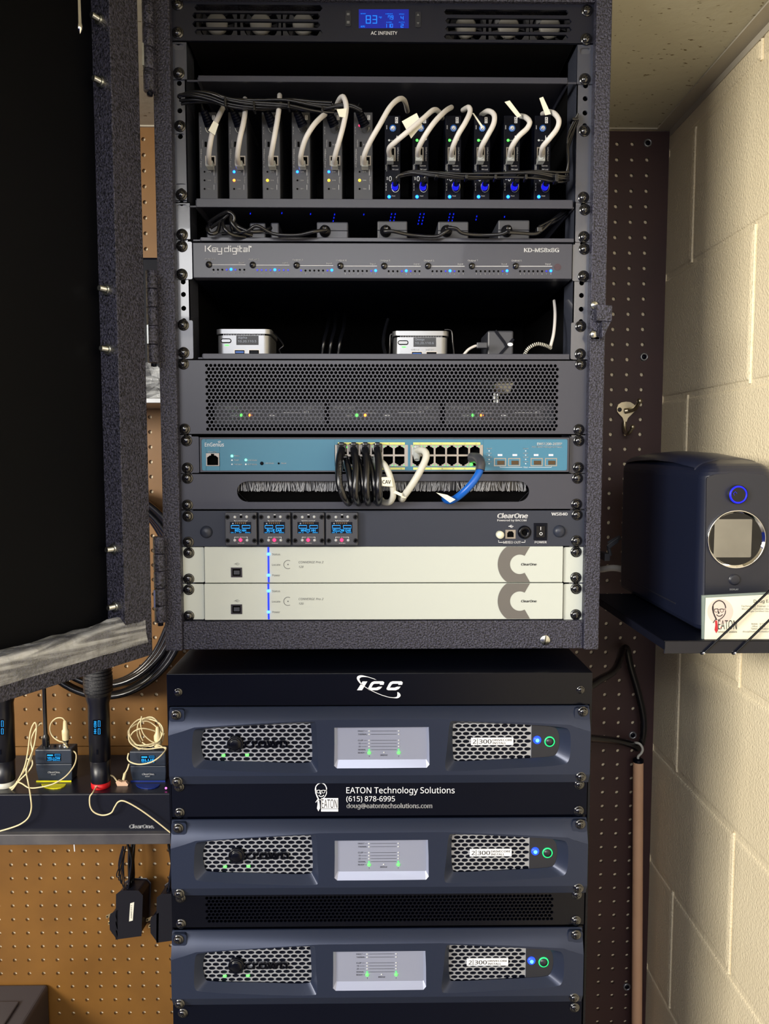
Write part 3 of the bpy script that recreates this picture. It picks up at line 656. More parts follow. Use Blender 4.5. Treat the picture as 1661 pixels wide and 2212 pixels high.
# ---- grey network cables curling out of the extenders
def net_cable(pts, label, jack, m='cgray', r=.0029, group='grey network cables looping out of the extenders', plug='clear', tagp=None, cat='cable'):
    p0 = PY(*pts[0]); t = thing('network_cable', label, cat, p0, group)
    MB().ptube(pts, r, m, n=10, sub=7).build('cord', t)
    if plug:
        q = MB(); A, B, C, D_ = R4(jack[0]-7.5, jack[0]+7.5, jack[1]-3, jack[1]+10, -.002); q.box(A, B, -.003, .009, C, D_, plug); 
        q.cyl(PY(jack[0]-1, jack[1], -.004), PY(jack[0], jack[1]+4, .006), .0030, .0042, plug, 10); q.box(A+.003, A+.005, -.004, .004, D_-.001, D_+.005, 'clear')
        q.build('plug', t, .0006)
    if tagp:
        q = MB(); q.hexa([PY(*p) for p in tagp], [PY(*p)+Vector((0, .0006, 0)) for p in tagp], 'tag'); lab(q.build('cable_tag', t), 'cream paper flag tag')
    return t
yj = 346
net_cable([(452, 352, -.004), (451, 335, -.02), (455, 305, -.03), (462, 275, -.025), (474, 248, -.005), (486, 225, .03)], 'grey network cable leaning right from the far left extender', (452, 350),
          tagp=[(450, 282, -.034), (461, 261, -.034), (472, 268, -.034), (464, 292, -.034)])
net_cable([(515, 352, -.004), (513, 335, -.02), (518, 300, -.03), (526, 265, -.025), (530, 235, -.005), (529, 214, .03)], 'grey network cable rising straight from the second grey extender', (516, 350))
net_cable([(586, 352, -.004), (586, 335, -.02), (592, 300, -.03), (599, 260, -.025), (603, 230, -.012), (604, 206, .02)], 'grey network cable rising straight from the third grey extender', (587, 350))
net_cable([(652, 352, -.004), (650, 335, -.02), (660, 300, -.03), (678, 270, -.03), (698, 250, -.015), (716, 238, .02)], 'grey network cable bending right from the fourth grey extender', (652, 350))
net_cable([(722, 352, -.004), (724, 335, -.02), (734, 300, -.03), (743, 265, -.03), (748, 232, -.028), (742, 210, -.018), (733, 215, -.005), (726, 232, .02)], 'grey network cable with cream sleeve making a tight loop at the top', (722, 350),
          tagp=[(727, 236, -.033), (749, 234, -.033), (746, 254, -.033), (733, 252, -.033)])
net_cable([(787, 352, -.004), (787, 335, -.02), (800, 305, -.03), (820, 270, -.035), (842, 232, -.03), (862, 214, -.015), (874, 218, .01), (880, 240, .05)], 'long grey network cable arching from the last grey extender', (788, 350))
net_cable([(841, 335, -.004), (841, 320, -.02), (856, 305, -.03), (880, 285, -.035), (912, 258, -.03), (936, 238, -.015), (948, 242, .01), (955, 255, .05)], 'printed grey network cable with a white flag crossing from extender A', (843, 338),
          tagp=[(868, 262, -.030), (900, 244, -.030), (912, 270, -.030), (888, 299, -.030)])
net_cable([(903, 335, -.004), (905, 318, -.02), (920, 290, -.03), (940, 262, -.03), (962, 240, -.015), (975, 232, .02)], 'grey network cable arching right from extender B', (905, 338))
net_cable([(975, 335, -.004), (978, 318, -.02), (990, 290, -.03), (1005, 265, -.03), (1015, 243, -.022), (1012, 232, -.012), (1000, 238, .02)], 'grey network cable hooking over above the third black extender', (977, 338))
net_cable([(1037, 335, -.004), (1040, 318, -.02), (1052, 295, -.03), (1066, 268, -.03), (1067, 248, -.024), (1054, 240, -.01), (1040, 248, .02)], 'grey network cable curling back above the fourth black extender', (1039, 338),
          tagp=[(1020, 244, -.02), (1023, 244, -.02), (1043, 272, -.02), (1039, 274, -.02)])
net_cable([(1101, 335, -.004), (1105, 318, -.02), (1120, 295, -.03), (1138, 278, -.03), (1144, 264, -.028), (1136, 254, -.015), (1126, 251, .01), (1118, 252, .03)], 'grey network cable with long upright white flag, second from the right', (1103, 338),
          tagp=[(1090, 220, -.018), (1101, 217, -.018), (1126, 250, -.018), (1118, 254, -.018)])
net_cable([(1169, 335, -.004), (1172, 318, -.02), (1188, 298, -.03), (1203, 278, -.03), (1207, 260, -.028), (1198, 246, -.015), (1186, 242, .0), (1172, 246, .03)], 'grey network cable with white flag at the far right of the row', (1170, 338),
          tagp=[(1165, 212, -.018), (1173, 209, -.018), (1190, 246, -.018), (1178, 249, -.018)])

# ---- black cable bundles around the extenders
def bundle(name, label, path, n, spread, r, ties=(), cat='cable bundle'):
    t = thing(name, label, cat, PY(*path[0][:3]))
    for k in range(n):
        a = 2*PI*k/n+random.random(); d_ = spread*(.5+.5*random.random()) if n > 1 else 0; pts = []
        for i, p in enumerate(path):
            aa = a+i*.55; v = PY(*p[:3]); s_ = d_*(1 if len(p) < 4 else p[3]); pts.append(v+Vector((s_*math.cos(aa)*.3, s_*math.cos(aa), s_*math.sin(aa))))
        MB().tube(pts, r, 'cblack', n=7, sub=5).build('wire', t)
    for x, y, Y, w_, h_ in ties:
        MB().pbox(x-w_/2, x+w_/2, y-h_/2, y+h_/2, Y, .012, 'cblack').build('cable_tie', t, .001)
    return t
bundle('cable_bundle', 'thick black cable bundle tied across the top of the grey extenders', [(390, 212, -.012), (420, 208, -.018), (460, 213, -.02), (500, 224, -.02), (560, 228, -.018), (620, 226, -.018), (680, 233, -.014), (720, 233, -.012)], 9, .0062, .0017,
       ((486, 219, -.032, 6, 21), (548, 228, -.03, 5, 19), (623, 225, -.028, 5, 16), (696, 233, -.02, 5, 12)))
bundle('power_lead', 'black power lead reaching right to the extender with the red light', [(700, 234, -.016), (735, 228, -.018), (760, 230, -.018), (782, 240, -.016)], 2, .0015, .0018, cat='cable')
for i, (x0, x1) in enumerate(GX):
    ln = ('far left', 'second', 'third', 'fourth', 'fifth', 'sixth')[i]
    t = thing('power_lead', f'black ribbed power plug dropping into the {ln} grey extender', 'cable', PY(x0+14, 240, 0), 'power plugs of the grey extenders')
    X = x0+(x1-x0)*.30; MB().ptube([(X-6+i, 224, .0), (X-4, 236, -.006), (X+2, 250, -.008)], .0017, 'cblack').build('wire', t)
    q = MB(); a = PY(X-2, 240, -.008); b = PY(X+12, 272, .002)
    for k in range(6):
        p = a.lerp(b, k/6); p2 = a.lerp(b, (k+.75)/6); q.cyl(p, p2, .0042+.0003*k, .0045+.0003*k, 'blk', 12)
    q.build('plug', t)
bundle('cable_bundle', 'black cable bundle tied along the foot of the black extenders', [(862, 380, -.014, .3), (890, 373, -.016, .6), (935, 376, -.018), (1000, 381, -.018), (1070, 380, -.018), (1150, 378, -.02, 1.3), (1205, 384, -.016, 1.6), (1228, 382, -.006, 1.6)], 6, .0042, .0015,
       ((943, 379, -.026, 8, 8), (1008, 381, -.026, 7, 10), (1071, 381, -.026, 6, 11), (1137, 381, -.028, 6, 12), (1203, 383, -.028, 8, 18)))
bundle('cable_bundle', 'black cables climbing beside the right rail', [(1222, 385, -.004), (1228, 350, -.004, 1.4), (1226, 310, -.002, 1.7), (1238, 275, -.002, 1.2), (1248, 252, -.004, .8)], 7, .0062, .0013, ((1243, 256, -.01, 14, 6),))
for i, (x0, x1) in enumerate(BX):
    t = thing('power_lead', ('blue lit power lead looping to extender A', 'blue lit power lead looping to extender B', 'blue lit power lead of the third black extender', 'blue lit power lead of the fourth black extender',
        'blue lit power lead of the fifth black extender', 'blue lit power lead of extender H at the right end')[i], 'cable', PY(x0+20, 390, 0), 'power leads of the black extenders')
    X = x0+(x1-x0)*.68; MB().ptube([(X, 398, -.008), (X+1, 388, -.014), (X+8, 378, -.016), (X+26, 376, -.015)], .0017, 'cblack').build('wire', t)

# ---- power bricks and their cables on the lower shelf
ZB_ = PY(830, 513.5, -.001).z
BG = 'power bricks on the shelf above the matrix switch'
for (x0, x1, y0, Y, l, lite) in ((446, 503, 484, .02, 'power brick at the left end, half hidden by the tangled cables', 1), (539, 602, 481, .03, 'power brick with two blocks behind the black cable, second from left', 1), (684, 752, 479, .008, 'grey power brick with the round plug, middle left of the shelf', 1),
                           (815, 880, 477, .008, 'dark power brick left of centre right, third from the right', 0), (946, 1012, 478, .008, 'dark power brick second from the right', 0), (1076, 1144, 475, .008, 'dark power brick at the right end of the shelf', 0)):
    a, b, c, d = R4(x0, x1, y0, 515, Y); t = thing('power_brick', l, 'power brick', ((a+b)/2, Y+.05, ZB_), BG)
    m = 'sat' if lite else 'graphite'; q = MB()
    if x0 == 539: g_ = (b-a)*.28; q.box(a, a+(b-a)*.55, Y, Y+.1, ZB_, d, m); q.box(b-g_, b, Y+.002, Y+.1, ZB_, d+.001, m)
    else: q.box(a, b, Y, Y+.1, ZB_, d, m)
    q.build('case', t, .0015)
    q = MB(); q.box(a+.0002, b-.0002, Y-.0003, Y, (ZB_+d)/2-.0004, (ZB_+d)/2+.0004, 'blk'); q.build('seam', t)
    if x0 not in (446, 539):
        cx = (x0+18); q = MB(); p = PY(cx, 500, Y)
        for k in range(5): q.lathe(p+Vector((0, -.003*k, 0)), (0, -1, 0), [(0, 0), (.0068-.0008*k, 0), (.0068-.0008*k, .0022), (.0052-.0008*k, .003)], 'cblack', n=16)
        q.build('strain_relief', t)
def cord(name, label, pts, r, m, cat='cable', group=None, **k):
    o = MB().ptube(pts, r, m, **k).build(name, None, loc=PY(*pts[0])); return tag(o, label, cat, group)
cord('power_cable', 'black cable swooping from the tangle to the grey power brick', [(480, 505, -.004), (530, 500, -.012), (555, 488, -.016), (590, 505, -.012), (640, 508, -.012), (680, 500, -.014), (704, 497, -.006)], .0021, 'cblack')
for k, (pts, l) in enumerate((([(452, 480, 0), (470, 468, -.006), (492, 458, -.012), (506, 470, -.012), (500, 490, -.01), (510, 510, 0)], 'black cable in the tangle, topmost loop at the left of the power bricks'),
    ([(455, 492, 0), (480, 475, -.006), (498, 462, -.01), (500, 480, -.014), (515, 498, -.012), (545, 508, -.004)], 'black cable in the tangle, second loop at the left of the power bricks'),
    ([(484, 466, 0), (482, 485, -.012), (490, 500, -.014), (505, 508, -.01), (530, 512, 0)], 'black cable in the tangle, curling down at its middle'),
    ([(452, 486, 0), (448, 495, -.008), (455, 505, -.01), (470, 500, -.008), (475, 480, -.004)], 'black cable in the tangle, curled at its left end'),
    ([(500, 475, -.008), (515, 490, -.012), (540, 500, -.012), (570, 498, -.008), (585, 492, 0)], 'black cable in the tangle, leading right over the second brick'))):
    cord('power_cable', l, pts, .0023, 'cblack', group='tangled black cables at the left of the brick shelf')
cord('power_cable', 'black cable from the dark brick left of centre to the next brick', [(830, 500, -.012), (850, 500, -.014), (890, 508, -.01), (940, 511, -.01), (960, 502, -.012), (975, 490, -.01)], .0021, 'cblack')
cord('power_cable', 'black cable running from the middle dark brick to the right brick', [(968, 492, -.014), (985, 494, -.014), (1000, 504, -.012), (1040, 508, -.01), (1080, 506, -.012), (1096, 500, -.014)], .0021, 'cblack')
cord('power_cable', 'black cable from the right brick to the tie near the rail', [(1100, 502, -.014), (1130, 504, -.012), (1155, 505, -.01), (1170, 498, -.006), (1190, 480, .0), (1215, 462, .02)], .0021, 'cblack')
bundle('cable_bundle', 'black cables rising to the rail at the right of the brick shelf', [(1165, 494, -.004), (1180, 486, 0), (1200, 474, .005), (1225, 455, .02)], 4, .003, .0015, ((1166, 495, -.01, 12, 12),))

# ---- matrix switch
def matrix():
    t = unit_thing('matrix_switch', 'satin grey eight output matrix switch with rows of blue input lights', 'matrix switch', 372, 1279, 523, 604, 0)
    ear(t, 372, 415, 522, 603, 'earm'); ear(t, 1237, 1279, 528, 607, 'earm')
    Y = -.003; a, b, c, d = R4(416.5, 1236, 525, 601.5, Y); MB().box(a, b, Y, .01, c, d, 'sat').build('front_panel', t, .0008)
    MB().box(a, b, .01, .26, c, d, 'blk').build('case', t)
    F = Y-.0004; x = MB()
    def T(px): return (px-416)*.0058         # the panel's own slope in the photograph
    # chunky logo lettering
    S = lambda pts: x.stroke(pts, 1.8, F, 'white')
    lx, by, h = 443, 544, 12.5
    S([(443.5, 530.5), (443.5, 543.5)]); x.poly([(447, 537), (454.5, 530), (457, 530), (451, 537), (457, 544), (454, 544)], F, 'white')
    def eL(u): S([(u, 540), (u+8, 540), (u+8, 535.5), (u, 535.5), (u, 543.5), (u+8, 543.5)])
    eL(459); S([(470, 535), (470, 543.5), (479, 543.5)]); S([(479, 535), (479, 549), (471, 549)])
    S([(494, 530.5), (494, 543.5), (485, 543.5), (485, 536), (494, 536)]); S([(498, 535), (498, 544)]); S([(498, 531), (498, 533)])
    S([(510, 536), (502, 536), (502, 543.5), (510, 543.5)]); S([(510.5, 535), (510.5, 549), (503, 549)]); S([(514, 535), (514, 544)]); S([(514, 531), (514, 533)])
    S([(518, 530.5), (518, 543.5), (523, 543.5)]); S([(518, 536), (523, 536)]); S([(526, 536), (534, 536), (534, 543.5), (526, 543.5), (526, 540), (534, 540)]); S([(538, 530.5), (538, 544)]); x.disc(541.5, 533, 1.8, F, 'white')
    x.text('KD-MS8x8G', 1132, 1207.5, 544.5, 8.5, F, 'white', .03)
    lit = {0: ({5}, {4, 6}), 1: ({5}, {1, 2, 3, 4, 6, 7, 8}), 2: ({8}, {1, 7}), 3: ({8}, {7}), 4: ({5}, {4, 6}), 5: ({5}, {4, 6}), 6: ({8}, {7}), 7: ({8}, {7})}
    for k in range(8):
        bx = 451.5+k*94.6-.0*k; by = 571.5+ (k if k < 4 else 3.6)*.9; x.text('Output %d' % (k+1), bx-9, bx+13, by-10, 3.6, F, 'white', .015)
        x.text('Input', bx+64, bx+76, by-2.8, 3.2, F, 'white', .015); x.stroke([(bx+7, by+.4), (bx+79, by+.4)], .9, F, 'white')
        q = MB(); p = PY(bx, by, Y); r = px2m(7, Y); q.lathe(p, (0, -1, 0), [(r, 0), (r, .001), (r*.8, .0026), (r*.4, .0036), (0, .0038)], 'screw', n=18); q.build('select_button', t)
        on, dim = lit[k]; q = MB(); on_ = MB()
        for i in range(1, 9):
            ix = bx+(i-1)*9.5+9.6; iy = by+11; x.text(str(i), ix-1, ix+1, iy+7.6, 3, F, 'white', .01)
            if i in on: ledp(on_, ix, iy-.8, 3.0, F, 'Lblue')
            else: q.disc(ix, iy, 2.1, F-.0001, 'Lbluedim' if i in dim else 'hole')
        q.build('light_row', t); lab(on_.build('selected_input_light', t), 'bright blue light')
    x.build('printed_lettering', t)
    q = MB(); q.disc(1204.5, 577, 7.5, F, 'red_window', n=20); q.build('sensor_window', t)
    screws(t, ((393, 532), (393, 593), (1262, 538), (1260, 597)), 0)
matrix()

# ---- the two small computers and clutter beside them
def minipc(x0, x1, y0, y1, l1, l2, label, labels, Y=.010):
    a, b, c, d = R4(x0, x1, y0, y1, Y); c = ZPC; t = thing('mini_computer', label, 'computer', ((a+b)/2, Y+.06, c), 'small silver computers on the shelf')
    w_ = x1-x0; z2 = PY(x0, y0+10, Y).z; z3 = PY(x0, y0+13.5, Y).z
    def slab(x_0, x_1, y_0, y_1, r, zb, zt, m, n, bev=0):
        q = MB(); lp = rrect(x_0, x_1, y_0, y_1, r, 6); L0 = [(p[0], p[1], zb) for p in lp]; L1 = [(p[0], p[1], zt) for p in lp]; q.loopwall(L0, L1, m, True)
        q.add(L0, [tuple(range(len(lp)))], m); q.add(L1, [tuple(range(len(lp)))], m); return q.build(n, t, bev)
    dp = b-a
    slab(a+.0015, b-.0015, Y, Y+dp, .008, c, z3, 'alu', 'case'); slab(a+.003, b-.003, Y+.002, Y+dp-.002, .007, z3, z2, 'hole', 'vent_gap'); slab(a, b, Y-.001, Y+dp, .008, z2, d, 'alu', 'lid', .0012)
    fin = MB()
    for k in range(26): u = a+.009+(dp-.018)*k/25; fin.box(u, u+.0006, Y+.0005, Y+.003, z3, z2, 'alu')
    fin.build('vent_fins', t)
    F = Y-.0004; q = MB(); A, B, C, D_ = R4(x0+w_*.09, x0+w_*.28, y0+20, y0+30, F); q.prism(rrect(A, B, C, D_, (D_-C)/2*.95), F-.0002, F+.0006, 'hole'); A, B, C, D_ = R4(x0+w_*.105, x0+w_*.265, y0+22, y0+28, F-.0006); q.prism(rrect(A, B, C, D_, (D_-C)/2*.95), F-.0008, F+.0006, 'alu'); q.build('power_button', t)
    q = MB(); q.disc(x0+w_*.2, y0+34.5, 5, F, 'Lgreen', ry=1.6); q.build('status_light', t)
    q = MB(); q.rect(x0+w_*.37, x0+w_*.77, y0+14, y0+34, F, 'oledbg'); q.text(l1, x0+w_*.40, x0+w_*(.40+.032*len(l1)), y0+20.5, 4.6, F-.0002, 'Lwhite', .01); q.text(l2, x0+w_*.40, x0+w_*.73, y0+28.5, 4.6, F-.0002, 'Lwhite', .01); q.build('display', t)
    for k, (u0, u1) in enumerate(((.33, .53), (.59, .79))):
        q = MB(); A, B, C, D_ = R4(x0+w_*u0, x0+w_*u1, y0+44, y0+56, F); q.plate([(A, C), (B, C), (B, D_), (A, D_)], [(A+.0008, C+.0008), (B-.0008, C+.0008), (B-.0008, D_-.0008), (A+.0008, D_-.0008)], F-.0001, 'portm', back=.0004)
        q.add([(A, F, C), (B, F, C), (B, F, D_), (A, F, D_)], [(0, 1, 2, 3)], 'hole'); q.rect(x0+w_*u0+3, x0+w_*u1-3, y0+47.5, y0+51.5, F-.0003, 'cblue' if k == 0 else 'blk')
        if labels: q.text(labels[k], x0+w_*u0, x0+w_*u0+17, y0+41.5, 2.6, F-.0001, 'white', .01)
        q.build('usb_port', t)
    return t
minipc(466, 586, 711, 765, 'Alpha', '10.20.110.5', 'small silver computer with Alpha on its display, left on the shelf', None)
minipc(848, 970, 715, 769, 'Omega', '10.20.110.6', 'small silver computer with Omega on its display, right of centre on the shelf', ('USB 3.0', 'USB 2.0'))
def zip_cord(l, pts, r=.0009): cord('thin_cable', l, pts, r, 'cblack', group=None)
zip_cord('thin black wire and clip behind the right side of the Alpha computer', [(588, 716, .03), (600, 728, .02), (612, 745, .01), (604, 755, .01), (606, 764, .012)])
zip_cord('thin strap at the right of the Omega computer', [(960, 712, .004), (975, 715, .004), (978, 740, .004), (981, 768, .006)])
zip_cord('thin strap at the left of the Omega computer', [(850, 722, .004), (843, 724, .004), (842, 745, .004), (841, 768, .006)])
for x, l in ((702, 'left'), (718, 'middle'), (737, 'right')):
    cord('dark_cable', 'dim blue black cable in the shadows behind the computers, %s of three' % l, [(x-6, 764, .12), (x-2, 735, .12), (x+6, 705, .14), (x+8, 660, .2)], .0028, 'cblack', group='three dim cables between the computers')
cord('dark_cable', 'dark braided cable left of the Omega computer', [(838, 690, .06), (830, 720, .04), (828, 745, .03), (833, 768, .02)], .0022, 'cblack')
Y = .03; t = thing('adapter_box', 'dark adapter box with a cable plugged into its left side', 'adapter box', (PY(1080, 765, Y).x, Y+.03, ZPC))
a, b, c, d = R4(1053, 1109, 714, 768, Y); MB().box(a, b, Y, Y+.06, ZPC, d, 'graphite').build('case', t, .002)
q = MB(); q.stroke([(1070, 714), (1090, 740), (1096, 752)], 6, Y-.0012, 'blk'); q.stroke([(1109, 732), (1094, 750), (1078, 768)], 6, Y-.0014, 'blk'); q.disc(1102, 744, 6, Y-.0016, 'white', ry=4); q.build('strap', t)
t = thing('data_cable', 'grey cable curving up into the adapter box', 'cable', PY(1000, 768, .01))
MB().ptube([(1002, 766, .012), (1012, 755, .012), (1025, 748, .014), (1033, 747, .016)], .0017, 'cgray').build('cord', t); MB().pbox(1030, 1053, 739, 752, .012, .008, 'graphite').build('plug', t, .001)
t = thing('braided_cable', 'white and black braided cable arching beside the adapter box', 'cable', PY(1135, 768, .01))
P_ = catmull([PY(*p) for p in [(1133, 766, .004), (1142, 752, 0), (1160, 743, -.002), (1178, 746, 0), (1190, 752, .004)]], 10)
q = MB()
for k in range(len(P_)-1): q.cyl(P_[k], P_[k+1], .0021, .0021, 'cwhite' if k % 2 else 'cblack', 8, smooth=False)
q.build('braided_sleeve', t)
cord('grey_cable', 'grey cable rising behind the braided cable', [(1188, 752, .006), (1196, 720, .012), (1199, 680, .03), (1197, 650, .06)], .0019, 'cgray')
q = MB(); c0 = R4(1040, 1105, 625, 680, .35); q.box(c0[0], c0[1], .35, .397, c0[2], c0[3], 'blk')
for k in range(6): q.stroke([(1046+k*9, 672-max(0, k-3)*4), (1062+k*7, 632)], 3, .349, 'hole')
tag(q.build('ribbed_plug_block', loc=PY(1072, 680, .35)), 'dim ribbed black power block fixed at the back of the cabinet above the adapter box', 'power block')

# ---- perforated panel and the three receivers behind it
def perf_cells(mb, x0, x1, z0, z1, cols, rows, y, thick, m, rx, rz, n=10):
    pw = (x1-x0)/(cols+.5); ph = (z1-z0)/rows
    tp = MB(); tp.plate([(-pw/2, -ph/2), (pw/2, -ph/2), (pw/2, ph/2), (-pw/2, ph/2)], circ(0, 0, rx, rz, n), 0, m, back=thick)
    for j in range(rows):
        off = pw/2 if j % 2 else 0; b0 = z1-(j+1)*ph; b1 = z1-j*ph
        for i in range(cols):
            o = Vector((x0+off+(i+.5)*pw, y, (b0+b1)/2)); mb.add([v+o for v in tp.v], tp.f, m)
        a, b = (x0, x0+pw/2) if off else (x1-pw/2, x1)
        mb.add([(a, y, b0), (b, y, b0), (b, y, b1), (a, y, b1)], [(0, 1, 2, 3)], m)
def framed_perf(parent, x0, x1, y0, y1, hx0, hx1, hy0, hy1, cols, rows, Y, m, rx, rz, thick=.0012):
    a, b, c, d = R4(x0, x1, y0, y1, Y); A, B, C, D_ = R4(hx0, hx1, hy0, hy1, Y); mb = MB()
    perf_cells(mb, A, B, C, D_, cols, rows, Y, thick, m, rx, rz)
    for q in ((a, A, c, d), (B, b, c, d), (A, B, c, C), (A, B, D_, d)): mb.box(q[0], q[1], Y, Y+.0016, q[2], q[3], m)
    mb.box(a, b, Y, Y+.012, d-.0012, d, m); mb.box(a, b, Y, Y+.012, c, c+.0012, m)
    return mb.build('perforated_panel', parent), (a, b, c, d)
def receivers():
    t = unit_thing('perforated_rack_panel', 'grey two unit rack panel full of round perforations', 'rack panel', 380, 1270, 776, 940, -.001)
    po, (a, b, c, d) = framed_perf(t, 380, 1269.5, 776.5, 939.5, 443, 1207, 786, 931, 85, 19, -.001, 'sat', .00192, .00190)
    screws(t, ((396, 786), (399, 927), (1254, 787), (1250, 928)), -.001)
    Z = PY(830, 917, .03).z
    s = unit_thing('rack_shelf', 'black shelf hidden behind the perforated panel carrying three receivers', 'rack shelf', 420, 1230, 900, 935, .02)
    MB().box(a+.02, b-.02, .02, .3, Z-.002, Z, 'blk').build('tray', s)
    for k, (x0, x1) in enumerate(((462, 702), (711, 951), (962, 1198))):
        Y = .030; A, B, C, D_ = R4(x0, x1, 870, 917, Y)
        l = ('first receiver from the left behind the perforated panel', 'middle one of the three receivers behind the perforated panel', 'right one of the three receivers behind the perforated panel')[k]
        r = thing('wireless_receiver', l+', green and orange lights on', 'receiver', ((A+B)/2, Y+.08, Z), 'receivers behind the perforated panel')
        MB().box(A, B, Y, Y+.16, Z, D_, 'graphite').build('case', r, .001); F = Y-.0004; x = MB()
        x.text('Kramer', x0+12, x0+55, 883, 6, F, 'white', .01); x.text('Signal', x0+35, x0+50, 899, 4, F, 'white'); x.text('KT-4KSP', x0+193, x0+226, 884, 6, F, 'white', .01)
        x.text('#%d' % (k+1), x0+193, x0+205, 893, 5, F, 'white'); x.text('10.20.110.%d' % (k+2), x0+193, x0+232, 904, 6, F, 'white', .01); x.stroke([(x0+70, 892), (x0+100, 892)], 1, F, 'white'); x.stroke([(x0+150, 891), (x0+188, 891)], 1, F, 'white'); x.rect(x0+120, x0+131, 896, 899, F, 'white')
        x.build('printed_lettering', r)
        for dx, m in ((59, 'Lgreen'), (77.5, 'Lorange')):
            q = MB(); ledp(q, x0+dx+1, 897, 3.6, F, m); q.build('status_light', r)
    t2 = thing('crumpled_wrap', 'crumpled foil like plastic wrap glinting behind the perforations, upper right', 'plastic wrap', PY(1070, 860, .03)+Vector((0, 0, -.002)))
    q = MB(); pts = []
    for (x, y) in ((1020, 832), (1045, 812), (1070, 808), (1098, 812), (1108, 828), (1100, 850), (1080, 852), (1060, 846), (1040, 836)): pts.append(PY(x, y, .03)+Vector((0, random.uniform(-.006, .006), 0)))
    cc = PY(1068, 830, .02); q.add([cc]+pts, [(0, i+1, (i+1) % 9+1) for i in range(9)], 'zinc'); q.cyl(PY(1075, 845, .035), (PY(1075, 845, .035).x, .035, Z+.02), .002, .002, 'zinc', 6); q.cyl(PY(1068, 850, .034), (PY(1068, 850, .034).x, .034, Z+.0145), .002, .002, 'zinc', 6); q.build('wrap', t2)
receivers()

# ---- network switch
def rj45(mb, x0, x1, y0, y1, Y, flip):
    A, B, C, D_ = R4(x0, x1, y0, y1, Y); w_ = B-A; h = D_-C
    lp = [(A+w_*.08, C+h*.06), (B-w_*.08, C+h*.06), (B-w_*.08, C+h*.66), (A+w_*.72, C+h*.66), (A+w_*.72, C+h*.82), (A+w_*.62, C+h*.82), (A+w_*.62, C+h*.95), (A+w_*.38, C+h*.95), (A+w_*.38, C+h*.82), (A+w_*.28, C+h*.82), (A+w_*.28, C+h*.66), (A+w_*.08, C+h*.66)]
    if flip: lp = [(x, D_+C-z) for x, z in reversed(lp)]
    mb.plate([(A, C), (B, C), (B, D_), (A, D_)], lp, Y, 'portm')
    L0 = [(x, Y, z) for x, z in lp]; L1 = [(x, Y+.009, z) for x, z in lp]; mb.loopwall(L0, L1, 'blk'); mb.add(L1, [tuple(range(len(lp)))], 'hole')
